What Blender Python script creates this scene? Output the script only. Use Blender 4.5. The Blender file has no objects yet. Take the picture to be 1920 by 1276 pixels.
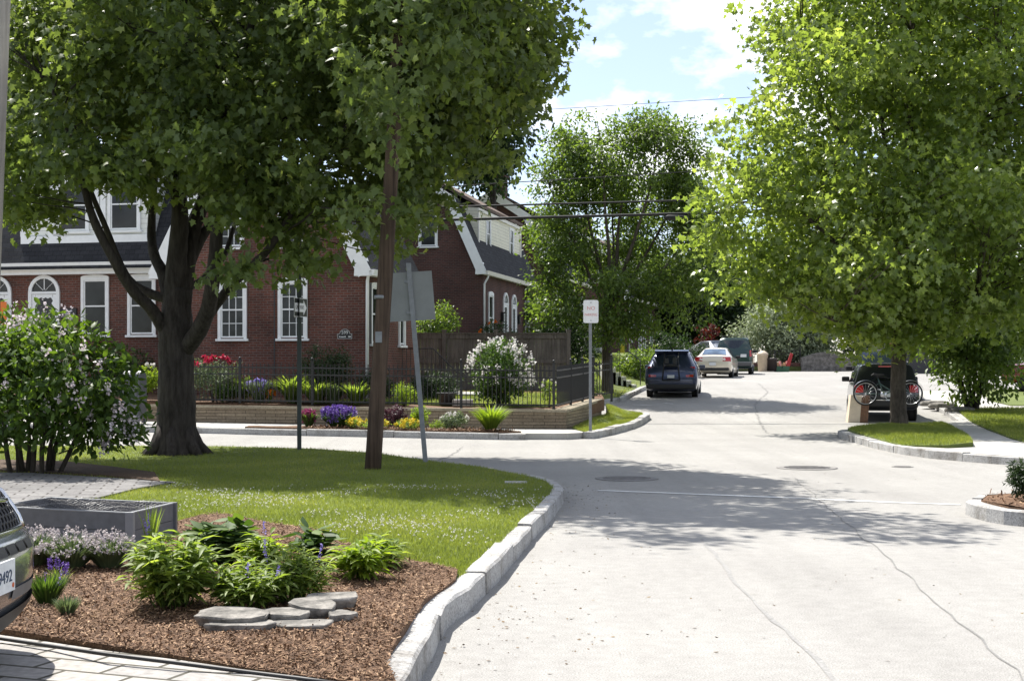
import bpy, bmesh, math, random
import numpy as np
from math import sin, cos, pi, radians, sqrt, atan2
from mathutils import Vector, Matrix
from mathutils.geometry import delaunay_2d_cdt
random.seed(7)
rng = np.random.default_rng(11)
scene = bpy.context.scene
col = scene.collection
F, CX, HY, EYE = 2667.0, 960.0, 690.0, 1.55   # lens in photo pixels, centre column, eye-level row, eye height

# ------------------------------------------------------------------ terrain
def smooth(a, b, v):
    t = np.clip((v - a) / (b - a), 0, 1)
    return t * t * (3 - 2 * t)
def T(x, y):
    r = np.interp(y, [37, 42, 46, 50, 60, 68, 74, 85, 120, 400], [0, .10, .32, .5, .85, 1.08, 1.2, 1.34, 1.5, 2.5])
    return r + .012 * np.clip(-np.asarray(x, float), 0, 30) * smooth(26, 32, y)
def W(px, py, y):
    return Vector(((px - CX) * y / F, y, EYE - (py - HY) * y / F))
def G(px, py, h=0.0):
    y = 20.0
    for _ in range(60):
        z = float(T((px - CX) * y / F, y)) + h
        y2 = (EYE - z) * F / max(py - HY, .5)
        y = .5 * y + .5 * min(y2, 150)
    return ((px - CX) * y / F, y)
def Gz(px, py, h=0.0):
    x, y = G(px, py, h)
    return Vector((x, y, float(T(x, y)) + h))

# ------------------------------------------------------------------ materials
def new_mat(name):
    m = bpy.data.materials.new(name); m.use_nodes = True
    nt = m.node_tree; nt.nodes.clear()
    out = nt.nodes.new('ShaderNodeOutputMaterial')
    b = nt.nodes.new('ShaderNodeBsdfPrincipled')
    nt.links.new(b.outputs[0], out.inputs[0])
    return m, nt, b, out
def nd(nt, typ, **kw):
    n = nt.nodes.new(typ)
    for k, v in kw.items():
        if k in n.inputs: n.inputs[k].default_value = v
        else: setattr(n, k, v)
    return n
def c4(c): return (c[0], c[1], c[2], 1)
def ramp(nt, fac, stops):
    r = nt.nodes.new('ShaderNodeValToRGB'); e = r.color_ramp.elements
    while len(e) < len(stops): e.new(.5)
    for i, (p, c) in enumerate(stops): e[i].position = p; e[i].color = c4(c)
    nt.links.new(fac, r.inputs[0]); return r.outputs[0]
def mixc(nt, fac, a, b, mode='MIX'):
    m = nt.nodes.new('ShaderNodeMix'); m.data_type = 'RGBA'; m.blend_type = mode
    for sock, v in ((m.inputs[0], fac), (m.inputs[6], a), (m.inputs[7], b)):
        if hasattr(v, 'links'): nt.links.new(v, sock)
        else: sock.default_value = c4(v) if isinstance(v, (tuple, list)) else v
    return m.outputs[2]
def bump(nt, b, height, strength=.3, dist=.02):
    n = nd(nt, 'ShaderNodeBump', Strength=strength, Distance=dist)
    nt.links.new(height, n.inputs['Height']); nt.links.new(n.outputs[0], b.inputs['Normal'])
def objco(nt): return nd(nt, 'ShaderNodeTexCoord').outputs['Object']
def noise(nt, vec, scale, detail=4, rough=.55):
    n = nd(nt, 'ShaderNodeTexNoise', Scale=scale, Detail=detail, Roughness=rough)
    nt.links.new(vec, n.inputs['Vector']); return n.outputs[0]
def plain(name, color, rough=.6, metal=0.0, var=.12, scale=6.0, coat=0.0, bmp=0.0, spec=.5):
    m, nt, b, o = new_mat(name)
    v = objco(nt); n = noise(nt, v, scale)
    lo = tuple(c * (1 - var) for c in color); hi = tuple(min(1, c * (1 + var)) for c in color)
    nt.links.new(ramp(nt, n, [(.3, lo), (.7, hi)]), b.inputs['Base Color'])
    b.inputs['Roughness'].default_value = rough; b.inputs['Metallic'].default_value = metal
    b.inputs['Coat Weight'].default_value = coat; b.inputs['Coat Roughness'].default_value = .08
    b.inputs['Specular IOR Level'].default_value = spec
    if bmp: bump(nt, b, noise(nt, v, scale * 6), bmp, .01)
    return m
def glass_mat(name, color=(.012, .016, .02), rough=.06):
    m, nt, b, o = new_mat(name)
    n = noise(nt, objco(nt), 1.3, 2)
    nt.links.new(ramp(nt, n, [(.35, tuple(c * .5 for c in color)), (.65, tuple(c * 2.2 for c in color))]), b.inputs['Base Color'])
    b.inputs['Roughness'].default_value = rough; b.inputs['Specular IOR Level'].default_value = .7
    return m
def brick_mat(name, c1, c2, mortar, bw, bh, mort=.012, rough=.85, rot=0.0, bmp=.5, offset=.5, stain=.25, msmooth=.1):
    m, nt, b, o = new_mat(name)
    uv = nd(nt, 'ShaderNodeTexCoord').outputs['UV']
    mp = nd(nt, 'ShaderNodeMapping'); mp.inputs['Rotation'].default_value = (0, 0, rot); nt.links.new(uv, mp.inputs[0])
    br = nd(nt, 'ShaderNodeTexBrick', Scale=1.0, Bias=-.1); br.offset = offset
    br.inputs['Brick Width'].default_value = bw; br.inputs['Row Height'].default_value = bh
    br.inputs['Mortar Size'].default_value = mort; br.inputs['Mortar Smooth'].default_value = msmooth
    br.inputs['Color1'].default_value = c4(c1); br.inputs['Color2'].default_value = c4(c2); br.inputs['Mortar'].default_value = c4(mortar)
    nt.links.new(mp.outputs[0], br.inputs['Vector'])
    v = objco(nt)
    big = ramp(nt, noise(nt, v, .8, 5), [(.3, (1 - stain,) * 3), (.7, (1 + stain * .6,) * 3)])
    c = mixc(nt, 1.0, br.outputs[0], big, 'MULTIPLY')
    fine = ramp(nt, noise(nt, v, 22, 3), [(.25, (.72,) * 3), (.75, (1.18,) * 3)])
    c = mixc(nt, 1.0, c, fine, 'MULTIPLY')
    nt.links.new(c, b.inputs['Base Color']); b.inputs['Roughness'].default_value = rough
    b.inputs['Specular IOR Level'].default_value = .25
    inv = nd(nt, 'ShaderNodeMath', operation='SUBTRACT'); inv.inputs[0].default_value = 1; nt.links.new(br.outputs[1], inv.inputs[1])
    bump(nt, b, inv.outputs[0], bmp, .012)
    return m
def leaf_mat(name, dark, light, trans, tw=.45, rough=.5, spec=.35, young=None):
    m, nt, b, o = new_mat(name)
    a = nd(nt, 'ShaderNodeAttribute'); a.attribute_name = 'rnd'
    st = [(.0, dark), (.75, light)]
    if young: st.append((1.0, young))
    cr = ramp(nt, a.outputs['Fac'], st)
    nt.links.new(cr, b.inputs['Base Color']); b.inputs['Roughness'].default_value = rough
    b.inputs['Specular IOR Level'].default_value = spec
    t = nd(nt, 'ShaderNodeBsdfTranslucent')
    k = mixc(nt, 1.0, cr, trans, 'MULTIPLY'); nt.links.new(k, t.inputs['Color'])
    mx = nd(nt, 'ShaderNodeMixShader'); mx.inputs[0].default_value = tw
    nt.links.new(b.outputs[0], mx.inputs[1]); nt.links.new(t.outputs[0], mx.inputs[2]); nt.links.new(mx.outputs[0], o.inputs[0])
    return m
def bark_mat(name, c1, c2, zs=.18):
    m, nt, b, o = new_mat(name)
    mp = nd(nt, 'ShaderNodeMapping'); mp.inputs['Scale'].default_value = (1, 1, zs); nt.links.new(objco(nt), mp.inputs[0])
    n = noise(nt, mp.outputs[0], 18, 6, .65); n2 = noise(nt, objco(nt), 2.0, 4)
    c = mixc(nt, 1.0, ramp(nt, n, [(.32, c1), (.68, c2)]), ramp(nt, n2, [(.3, (.75,) * 3), (.7, (1.2, 1.2, 1.15))]), 'MULTIPLY')
    nt.links.new(c, b.inputs['Base Color']); b.inputs['Roughness'].default_value = .9; b.inputs['Specular IOR Level'].default_value = .2
    bump(nt, b, n, .9, .03); return m

# ------------------------------------------------------------------ object helpers
def link_obj(name, me, parent=None):
    o = bpy.data.objects.new(name, me); col.objects.link(o)
    if parent is not None: o.parent = parent
    return o
def tag(o, label, cat, group=None):
    o['label'] = label; o['category'] = cat
    if group: o['group'] = group
    return o
def thing(name, label, cat, loc=(0, 0, 0), rotz=0.0, group=None):
    o = link_obj(name, None); o.location = loc; o.rotation_euler = (0, 0, rotz)
    return tag(o, label, cat, group)
def struct(o, kind='structure'): o['kind'] = kind; return o
def dup(root, loc, rotz, label=None, scale=None):
    r = root.copy(); col.objects.link(r); r.location = loc; r.rotation_euler = (0, 0, rotz)
    if scale: r.scale = (scale,) * 3
    if label: r['label'] = label
    for ch in list(root.children):
        c = ch.copy(); col.objects.link(c); c.parent = r
        for g in ch.children:
            d = g.copy(); col.objects.link(d); d.parent = c
    return r
def box_uv(me):
    if not me.polygons: return
    uvl = me.uv_layers.new(name='UVMap')
    n = len(me.loops); vi = np.empty(n, np.int32); me.loops.foreach_get('vertex_index', vi)
    co = np.empty(len(me.vertices) * 3, np.float32); me.vertices.foreach_get('co', co); co = co.reshape(-1, 3)
    pn = np.empty(len(me.polygons) * 3, np.float32); me.polygons.foreach_get('normal', pn); pn = np.abs(pn.reshape(-1, 3))
    lt = np.empty(len(me.polygons), np.int32); me.polygons.foreach_get('loop_total', lt)
    ax = np.repeat(np.argmax(pn, 1), lt); c = co[vi]
    u = np.where(ax == 0, c[:, 1], c[:, 0]); v = np.where(ax == 2, c[:, 1], c[:, 2])
    uvl.data.foreach_set('uv', np.stack([u, v], 1).astype(np.float32).ravel())
class MB:
    def __init__(s): s.v = []; s.f = []; s.sm = []
    def add(s, verts, faces, sm=False):
        k = len(s.v); s.v += [tuple(p) for p in verts]
        for f in faces: s.f.append(tuple(i + k for i in f)); s.sm.append(sm)
        return s
    def box(s, x0, x1, y0, y1, z0, z1):
        vs = [(x, y, z) for z in (z0, z1) for y in (y0, y1) for x in (x0, x1)]
        return s.add(vs, [(0, 2, 3, 1), (4, 5, 7, 6), (0, 1, 5, 4), (2, 6, 7, 3), (0, 4, 6, 2), (1, 3, 7, 5)])
    def beam(s, p, q, w, h, up=(0, 0, 1)):
        p = Vector(p); q = Vector(q); d = (q - p).normalized(); u = Vector(up)
        if abs(d.dot(u)) > .98: u = Vector((0, 1, 0))
        a = d.cross(u).normalized() * w / 2; b = a.cross(d).normalized() * h / 2
        vs = [p - a - b, p + a - b, p + a + b, p - a + b, q - a - b, q + a - b, q + a + b, q - a + b]
        return s.add(vs, [(0, 1, 2, 3), (7, 6, 5, 4), (0, 4, 5, 1), (1, 5, 6, 2), (2, 6, 7, 3), (3, 7, 4, 0)])
    def prism(s, pts, axis, a, b):
        """pts 2-D outline; axis 'x','y','z' extruded from a to b"""
        def m(p, t):
            return {'x': (t, p[0], p[1]), 'y': (p[0], t, p[1]), 'z': (p[0], p[1], t)}[axis]
        n = len(pts); vs = [m(p, a) for p in pts] + [m(p, b) for p in pts]
        fs = [tuple(range(n)), tuple(range(2 * n - 1, n - 1, -1))] + [(i, (i + n), (i + 1) % n + n, (i + 1) % n) for i in range(n)]
        return s.add(vs, fs)
    def tube(s, pts, rad, seg=8, cap=True, wob=0.0):
        pts = [Vector(p) for p in pts]; n = len(pts)
        if not hasattr(rad, '__len__'): rad = [rad] * n
        vs = []; ref = None
        for i, p in enumerate(pts):
            d = (pts[min(i + 1, n - 1)] - pts[max(i - 1, 0)])
            if d.length < 1e-9: d = Vector((0, 0, 1))
            d.normalize()
            if ref is None:
                ref = Vector((1, 0, 0)) if abs(d.x) < .9 else Vector((0, 1, 0))
            a = (ref - d * ref.dot(d)).normalized(); b = d.cross(a); ref = a
            for k in range(seg):
                t = 2 * pi * k / seg; r = rad[i] * (1 + (random.uniform(-wob, wob) if wob else 0))
                vs.append(p + a * (r * cos(t)) + b * (r * sin(t)))
        fs = [(i * seg + k, i * seg + (k + 1) % seg, (i + 1) * seg + (k + 1) % seg, (i + 1) * seg + k) for i in range(n - 1) for k in range(seg)]
        s.add(vs, fs, True)
        if cap:
            k0 = len(s.v) - n * seg
            s.f.append(tuple(k0 + i for i in range(seg - 1, -1, -1))); s.sm.append(False)
            s.f.append(tuple(k0 + (n - 1) * seg + i for i in range(seg))); s.sm.append(False)
        return s
    def lathe(s, prof, seg=16, c=(0, 0, 0), axis='z', sm=True):
        vs = []
        for r, h in prof:
            for k in range(seg):
                t = 2 * pi * k / seg; a, b = r * cos(t), r * sin(t)
                p = {'z': (a, b, h), 'x': (h, a, b), 'y': (b, h, a)}[axis]
                vs.append((p[0] + c[0], p[1] + c[1], p[2] + c[2]))
        n = len(prof)
        fs = [(i * seg + k, i * seg + (k + 1) % seg, (i + 1) * seg + (k + 1) % seg, (i + 1) * seg + k) for i in range(n - 1) for k in range(seg)]
        fs += [tuple(range(seg - 1, -1, -1)), tuple((n - 1) * seg + k for k in range(seg))]
        return s.add(vs, fs, sm)
    def grid(s, P, sm=True):
        """P[i][j] points"""
        r, c = len(P), len(P[0]); vs = [p for row in P for p in row]
        return s.add(vs, [(i * c + j, i * c + j + 1, (i + 1) * c + j + 1, (i + 1) * c + j) for i in range(r - 1) for j in range(c - 1)], sm)
    def build(s, name, mat, parent=None, bevel=0.0, fix=True, subsurf=0):
        me = bpy.data.meshes.new(name); me.from_pydata(s.v, [], s.f)
        if fix:
            bm = bmesh.new(); bm.from_mesh(me); bmesh.ops.recalc_face_normals(bm, faces=bm.faces); bm.to_mesh(me); bm.free()
        me.polygons.foreach_set('use_smooth', s.sm); me.update(); box_uv(me)
        me.materials.append(mat); o = link_obj(name, me, parent)
        if bevel:
            b = o.modifiers.new('Bevel', 'BEVEL'); b.width = bevel; b.segments = 2; b.limit_method = 'ANGLE'
        if subsurf:
            b = o.modifiers.new('Sub', 'SUBSURF'); b.levels = subsurf; b.render_levels = subsurf
        return o
def tri_mesh(name, verts, tris, mat, parent=None, rnd=None):
    verts = np.asarray(verts, np.float32); tris = np.asarray(tris, np.int32); k = tris.shape[1]
    me = bpy.data.meshes.new(name)
    me.vertices.add(len(verts)); me.vertices.foreach_set('co', verts.ravel())
    me.loops.add(tris.size); me.loops.foreach_set('vertex_index', tris.ravel())
    me.polygons.add(len(tris)); me.polygons.foreach_set('loop_start', np.arange(0, tris.size, k, dtype=np.int32))
    me.polygons.foreach_set('loop_total', np.full(len(tris), k, np.int32))
    if rnd is not None:
        a = me.attributes.new('rnd', 'FLOAT', 'FACE'); a.data.foreach_set('value', np.asarray(rnd, np.float32))
    me.update(calc_edges=True); me.materials.append(mat)
    return link_obj(name, me, parent)

# ------------------------------------------------------------------ leaves
def fan(outline, c):
    v = [c] + outline; n = len(outline)
    return np.array(v, float), np.array([(0, i + 1, (i + 1) % n + 1) for i in range(n)])
def tpl(outline, c=(0, .35)):
    v, f = fan(outline, c)
    z = -.22 * np.abs(v[:, 0]) - .18 * v[:, 1] ** 2
    return np.column_stack([v, z]), f
_r = [(.06, 0), (.36, -.02), (.25, .2), (.56, .42), (.27, .5), (.2, .68)]
MAPLE = tpl(_r + [(0, 1)] + [(-x, y) for x, y in reversed(_r)])
_r = [(.34, .02), (.2, .25), (.46, .5), (.16, .62)]
PLANE = tpl(_r + [(0, 1)] + [(-x, y) for x, y in reversed(_r)])
OVAL = tpl([(0, 0), (.2, .22), (.24, .5), (.12, .8), (0, 1), (-.12, .8), (-.24, .5), (-.2, .22)], (0, .5))
DIAM = (np.array([(0, 0, 0), (.3, .45, -.06), (0, 1, -.15), (-.3, .45, -.06)], float), np.array([(0, 1, 2), (0, 2, 3)]))
LANCE = (np.array([(0, 0, 0), (.11, .3, .02), (0, .35, -.03), (-.11, .3, .02), (.1, .65, -.05), (0, .68, -.1), (-.1, .65, -.05), (0, 1, -.3)], float),
         np.array([(0, 1, 2), (0, 2, 3), (1, 4, 5), (1, 5, 2), (2, 5, 6), (2, 6, 3), (4, 7, 5), (5, 7, 6)]))
BLADE = (np.array([(-.02, 0, 0), (.02, 0, 0), (-.022, .4, -.02), (.022, .4, -.02), (-.016, .75, -.14), (.016, .75, -.14), (0, 1, -.36)], float),
         np.array([(0, 1, 3), (0, 3, 2), (2, 3, 5), (2, 5, 4), (4, 5, 6)]))
PETAL = (np.array([(-.5, 0, 0), (.5, 0, 0), (.5, 1, 0), (-.5, 1, 0)], float), np.array([(0, 1, 2), (0, 2, 3)]))
def unit(v): return v / np.maximum(np.linalg.norm(v, axis=1, keepdims=True), 1e-9)
def leaf_arrays(pos, axis, nrm, size, tp, rnd=None):
    tv, tf = tp; n = len(pos)
    A = unit(axis); S = unit(np.cross(A, nrm)); N = np.cross(S, A)
    size = np.broadcast_to(np.asarray(size, float).reshape(-1, 1, 1), (n, 1, 1))
    V = pos[:, None, :] + size * (tv[None, :, 0:1] * S[:, None, :] + tv[None, :, 1:2] * A[:, None, :] + tv[None, :, 2:3] * N[:, None, :])
    k = len(tv); Fc = tf[None] + (np.arange(n) * k)[:, None, None]
    if rnd is None: rnd = rng.random(n)
    return V.reshape(-1, 3), Fc.reshape(-1, 3), np.repeat(rnd, len(tf))
def leaves(name, pos, axis, nrm, size, tp, mat, parent=None, rnd=None):
    v, f, r = leaf_arrays(pos, axis, nrm, size, tp, rnd)
    return tri_mesh(name, v, f, mat, parent, r)
def rdir(n): return unit(rng.normal(size=(n, 3)))
# ------------------------------------------------------------------ camera, sun, sky
cam = bpy.data.cameras.new('camera'); co = bpy.data.objects.new('camera', cam); col.objects.link(co); scene.camera = co
co.location = (0, 0, EYE); co.rotation_euler = (pi / 2, 0, 0)
cam.sensor_width = 36; cam.lens = 36 * F / 1920; cam.shift_y = (HY - 638) / 1920; cam.clip_end = 3000; cam.clip_start = .1
SUN = Vector((-.42, .62, 1.15)).normalized()      # towards the sun
sl = bpy.data.lights.new('sun', 'SUN'); sl.energy = 4.6; sl.angle = radians(.53); sl.color = (1, .955, .88)
so = bpy.data.objects.new('sun', sl); col.objects.link(so); so.rotation_euler = SUN.to_track_quat('Z', 'Y').to_euler()
w = bpy.data.worlds.new('World'); scene.world = w; w.use_nodes = True
nt = w.node_tree; nt.nodes.clear()
wo = nt.nodes.new('ShaderNodeOutputWorld'); bg = nt.nodes.new('ShaderNodeBackground'); nt.links.new(bg.outputs[0], wo.inputs[0])
sky = nt.nodes.new('ShaderNodeTexSky'); sky.sky_type = 'NISHITA'; sky.sun_disc = False
sky.sun_elevation = math.asin(SUN.z); sky.sun_rotation = atan2(SUN.x, SUN.y); sky.air_density = 1.0; sky.dust_density = .6; sky.ozone_density = 1.6
bg.inputs['Strength'].default_value = .088
tc = nt.nodes.new('ShaderNodeTexCoord')
mp = nd(nt, 'ShaderNodeMapping'); mp.inputs['Scale'].default_value = (1, 1, 1.9); mp.inputs['Location'].default_value = (2.1, .7, .9)
nt.links.new(tc.outputs['Generated'], mp.inputs[0])
cn = noise(nt, mp.outputs[0], 5.4, 8, .55)
cf = ramp(nt, cn, [(.50, (0, 0, 0)), (.585, (1, 1, 1))])
skyc = mixc(nt, 1.0, sky.outputs[0], (.92, .90, 1.0), 'MULTIPLY')
skyc = mixc(nt, .20, skyc, (6.6, 6.9, 7.3))
nt.links.new(mixc(nt, cf, skyc, (8.2, 8.3, 8.5)), bg.inputs['Color'])
vs_ = scene.view_settings; vs_.view_transform = 'Standard'; vs_.look = 'None'; vs_.gamma = 1; vs_.use_curve_mapping = False; vs_.exposure = 1.16
cy = scene.cycles; cy.max_bounces = 12; cy.diffuse_bounces = 8; cy.transmission_bounces = 6; cy.glossy_bounces = 3; cy.use_denoising = True

# ------------------------------------------------------------------ setting materials
def asphalt_mat():
    m, nt, b, o = new_mat('asphalt'); v = objco(nt)
    sp = noise(nt, v, 95, 3, .7); mid = noise(nt, v, 9, 5); big = noise(nt, v, .35, 5)
    c = ramp(nt, sp, [(.28, (.15, .147, .141)), (.5, (.292, .285, .271)), (.72, (.405, .396, .378))])
    c = mixc(nt, 1.0, c, ramp(nt, mid, [(.3, (.9,) * 3), (.7, (1.06,) * 3)]), 'MULTIPLY')
    c = mixc(nt, 1.0, c, ramp(nt, big, [(.3, (.88, .875, .87)), (.7, (1.07, 1.07, 1.06))]), 'MULTIPLY')
    # long worn streaks along the street
    mp = nd(nt, 'ShaderNodeMapping'); mp.inputs['Rotation'].default_value = (0, 0, .12); mp.inputs['Scale'].default_value = (1.3, .05, 1); nt.links.new(v, mp.inputs[0])
    c = mixc(nt, 1.0, c, ramp(nt, noise(nt, mp.outputs[0], 1.6, 3), [(.3, (.93,) * 3), (.62, (1.03,) * 3)]), 'MULTIPLY')
    c = mixc(nt, 1.0, c, ramp(nt, noise(nt, v, 2.6, 6, .7), [(.28, (.84, .83, .82)), (.40, (1, 1, 1))]), 'MULTIPLY')
    c = mixc(nt, 1.0, c, ramp(nt, noise(nt, v, 260, 2, .6), [(.3, (.74,) * 3), (.7, (1.2,) * 3)]), 'MULTIPLY')
    nt.links.new(c, b.inputs['Base Color']); b.inputs['Roughness'].default_value = .9; b.inputs['Specular IOR Level'].default_value = .2
    bump(nt, b, sp, .35, .006); return m
def speck_mat(name, cols, scale, big=.12, bmp=.4, rough=.9):
    m, nt, b, o = new_mat(name); v = objco(nt); sp = noise(nt, v, scale, 4, .7)
    c = ramp(nt, sp, [(.3, cols[0]), (.5, cols[1]), (.7, cols[2])])
    c = mixc(nt, 1.0, c, ramp(nt, noise(nt, v, 1.2, 5), [(.3, (1 - big,) * 3), (.7, (1 + big,) * 3)]), 'MULTIPLY')
    nt.links.new(c, b.inputs['Base Color']); b.inputs['Roughness'].default_value = rough; b.inputs['Specular IOR Level'].default_value = .25
    bump(nt, b, sp, bmp, .012); return m
M_asph = asphalt_mat()
M_gran = speck_mat('granite', [(.17, .17, .168), (.34, .335, .325), (.48, .475, .46)], 55, .2)
def dirty(m):
    nt = m.node_tree; b = nt.nodes['Principled BSDF']; src = b.inputs['Base Color'].links[0].from_socket; v = objco(nt)
    c = mixc(nt, 1.0, src, ramp(nt, noise(nt, v, 2.4, 7, .72), [(.34, (.64, .61, .57)), (.50, (1, 1, 1))]), 'MULTIPLY')
    c = mixc(nt, 1.0, c, ramp(nt, noise(nt, v, 11, 5, .7), [(.30, (.66, .64, .61)), (.43, (1, 1, 1))]), 'MULTIPLY')
    nt.links.new(c, b.inputs['Base Color'])
dirty(M_gran)
M_conc = speck_mat('concrete', [(.27, .26, .24), (.36, .35, .325), (.43, .42, .39)], 40, .12, .2)
M_soil = speck_mat('soil', [(.03, .02, .013), (.07, .045, .028), (.12, .08, .05)], 45, .2, .8)
M_mulch = speck_mat('mulch', [(.045, .026, .016), (.12, .068, .04), (.24, .15, .09)], 55, .2, .9)
M_turf = speck_mat('turf', [(.06, .08, .018), (.105, .135, .034), (.155, .185, .05)], 50, .25, .6)
M_earth = speck_mat('earth', [(.04, .05, .015), (.07, .085, .025), (.1, .11, .04)], 3, .2, .3)
M_paver = brick_mat('pavers', (.36, .34, .315), (.27, .26, .25), (.075, .07, .055), .36, .2, .012, .9, rot=.35, stain=.15)
M_paver2 = brick_mat('old_pavers', (.2, .195, .19), (.15, .145, .145), (.06, .055, .05), .34, .2, .012, .9, rot=-.2, stain=.2)
M_white_line = speck_mat('road_paint', [(.4, .4, .39), (.58, .58, .56), (.68, .68, .66)], 30, .1, .2)
M_tar = speck_mat('crack_filler', [(.12, .118, .115), (.18, .177, .17), (.24, .235, .23)], 30, .1, .3)
M_iron = plain('cast_iron', (.18, .172, .165), .7, .2, .25, 20, bmp=.4)

def T1(x, y): return float(T(x, y))
def region(name, poly, mat, zoff=.14, zfun=None, step=1.0, skirt=.3, parent=None, bumpy=0.0):
    """a piece of ground: polygon laid over the terrain with a skirt round its edge"""
    pts = []
    n = len(poly)
    for i in range(n):
        a, b = Vector(poly[i]), Vector(poly[(i + 1) % n]); L = (b - a).length; k = max(1, int(L / (step * 1.5)))
        pts += [a.lerp(b, j / k) for j in range(k)]
    nb = len(pts)
    xs = [p.x for p in pts]; ys = [p.y for p in pts]
    for x in np.arange(min(xs) + step * .5, max(xs), step):
        for y in np.arange(min(ys) + step * .5, max(ys), step):
            pts.append(Vector((x + random.uniform(-.1, .1) * step, y + random.uniform(-.1, .1) * step)))
    zf = zfun or (lambda x, y: T1(x, y) + zoff)
    vo, eo, fo, *_ = delaunay_2d_cdt(pts, [(i, (i + 1) % nb) for i in range(nb)], [tuple(range(nb))], 1, 1e-5)
    mb = MB()
    V = [(p.x, p.y, zf(p.x, p.y) + (random.uniform(-bumpy, bumpy))) for p in vo]
    mb.add(V, [tuple(f) for f in fo], True)
    if skirt:
        ring = pts[:nb]; top = [(p.x, p.y, zf(p.x, p.y) - .002) for p in ring]; bot = [(p.x, p.y, zf(p.x, p.y) - skirt) for p in ring]
        mb.add(top + bot, [(i, (i + 1) % nb, (i + 1) % nb + nb, i + nb) for i in range(nb)])
    me = bpy.data.meshes.new(name); me.from_pydata(mb.v, [], mb.f)
    me.polygons.foreach_set('use_smooth', mb.sm); me.update()
    flip = [p.index for p in me.polygons if p.normal.z < -.3]
    if flip:
        bm = bmesh.new(); bm.from_mesh(me); bm.faces.ensure_lookup_table(); bmesh.ops.reverse_faces(bm, faces=[bm.faces[i] for i in flip]); bm.to_mesh(me); bm.free()
    box_uv(me); me.materials.append(mat)
    return struct(link_obj(name, me, parent))
def kerb(path, width=.15, height=.14, inside=1, stone=1.9, zoff=0.0):
    """granite kerb stones along the outer top edge; inside=+1 puts the thickness to the left of the path direction"""
    P = [Vector(p) for p in path]; cum = [0]
    for a, b in zip(P, P[1:]): cum.append(cum[-1] + (b - a).length)
    def at(s):
        s = min(max(s, 0), cum[-1])
        for i in range(len(P) - 1):
            if s <= cum[i + 1] + 1e-9:
                return P[i].lerp(P[i + 1], (s - cum[i]) / max(cum[i + 1] - cum[i], 1e-9))
    def nrm(s):
        d = (at(s + .15) - at(s - .15)).normalized(); return Vector((-d.y, d.x)) * inside
    mb = MB(); s = 0
    while s < cum[-1] - .05:
        e = min(s + stone * random.uniform(.75, 1.2), cum[-1]); k = max(2, int((e - s) / .3)); rows = []
        dz = random.uniform(-.012, .012); dn = random.uniform(-.014, .014)
        for j in range(k + 1):
            t = s + .009 + (e - s - .018) * j / k; p = at(t); n = nrm(t); z = T1(p.x, p.y) + height + zoff + dz
            j1, j2 = random.uniform(-.011, .011), random.uniform(-.006, .006)
            o = p + n * (dn + j1); q = p + n * (width + j1)
            f = p - n * .015
            rows.append([(f.x, f.y, z - height - .2), (o.x - n.x * .004, o.y - n.y * .004, z - .012), (o.x + n.x * .012, o.y + n.y * .012, z + j2), (q.x, q.y, z + j2), (q.x, q.y, z - height - .2)])
        mb.grid(rows, False)
        for r in (rows[0], rows[-1]): mb.add(r, [(0, 1, 2, 3, 4)])
        s = e
    o = mb.build('kerb', M_gran); return struct(o)

# ------------------------------------------------------------------ ground and road
def sheet(name, xs, ys, dz, mat):
    X, Y = np.meshgrid(xs, ys); Z = T(X, Y) + dz
    mb = MB(); mb.grid([[(X[i, j], Y[i, j], Z[i, j]) for j in range(len(xs))] for i in range(len(ys))])
    return struct(mb.build(name, mat, fix=False))
sheet('ground', np.concatenate([np.linspace(-900, -70, 12), np.linspace(-60, 80, 71), np.linspace(90, 900, 12)]),
      np.concatenate([np.linspace(-300, -10, 8), np.linspace(-6, 130, 69), np.linspace(150, 1500, 14)]), -.05, M_earth)
road = sheet('road', np.linspace(-40, 50, 91), np.linspace(-4, 100, 105), 0.0, M_asph)

def ribbon(name, pts, wid, mat, dz=.004, jitter=0.0, parent=None):
    """a flat strip on the road; pts in photo pixels"""
    Q = [Vector(G(*p)) for p in pts]; R = []
    for a, b in zip(Q, Q[1:]):
        k = max(1, int((b - a).length / .25)); R += [a.lerp(b, j / k) for j in range(k)]
    R.append(Q[-1])
    rows = []
    for i, p in enumerate(R):
        d = (R[min(i + 1, len(R) - 1)] - R[max(i - 1, 0)]).normalized(); n = Vector((-d.y, d.x))
        p = p + n * random.uniform(-jitter, jitter); ww = wid * random.uniform(.55, 1.3) / 2
        a, b = p + n * ww, p - n * ww
        rows.append([(a.x, a.y, T1(a.x, a.y) + dz), (b.x, b.y, T1(b.x, b.y) + dz)])
    mb = MB(); mb.grid(rows); o = mb.build(name, mat, parent, fix=False)
    me = o.data
    if me.polygons and me.polygons[0].normal.z < 0: me.flip_normals()
    return o
ribbon('crack', [(1490, 895), (1535, 935), (1580, 975), (1640, 1025), (1720, 1095), (1800, 1165), (1900, 1255), (1930, 1290)], .013, M_tar, .004, .026, road)
ribbon('crack', [(1318, 1010), (1370, 1080), (1440, 1150), (1510, 1215), (1580, 1290)], .034, speck_mat('faint_crack', [(.17, .167, .162), (.235, .23, .223), (.31, .305, .295)], 40, .1, .2), .0035, .018, road)
ribbon('crack', [(1422, 705), (1440, 735), (1415, 760), (1425, 790), (1440, 812)], .03, M_tar, .004, .05, road)
ribbon('crack', [(868, 838), (840, 856), (815, 868)], .03, M_tar, .004, .05, road)
ribbon('crack', [(1160, 775), (1260, 768), (1400, 772)], .03, M_tar, .004, .06, road)
stop = struct(ribbon('stop_line', [(1120, 919), (1300, 926), (1500, 934), (1680, 942), (1800, 946)], .13, M_white_line, .005, .01, road))
struct(ribbon('parking_line', [(1245, 755), (1262, 757)], .1, M_white_line, .005, 0, road))
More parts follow.
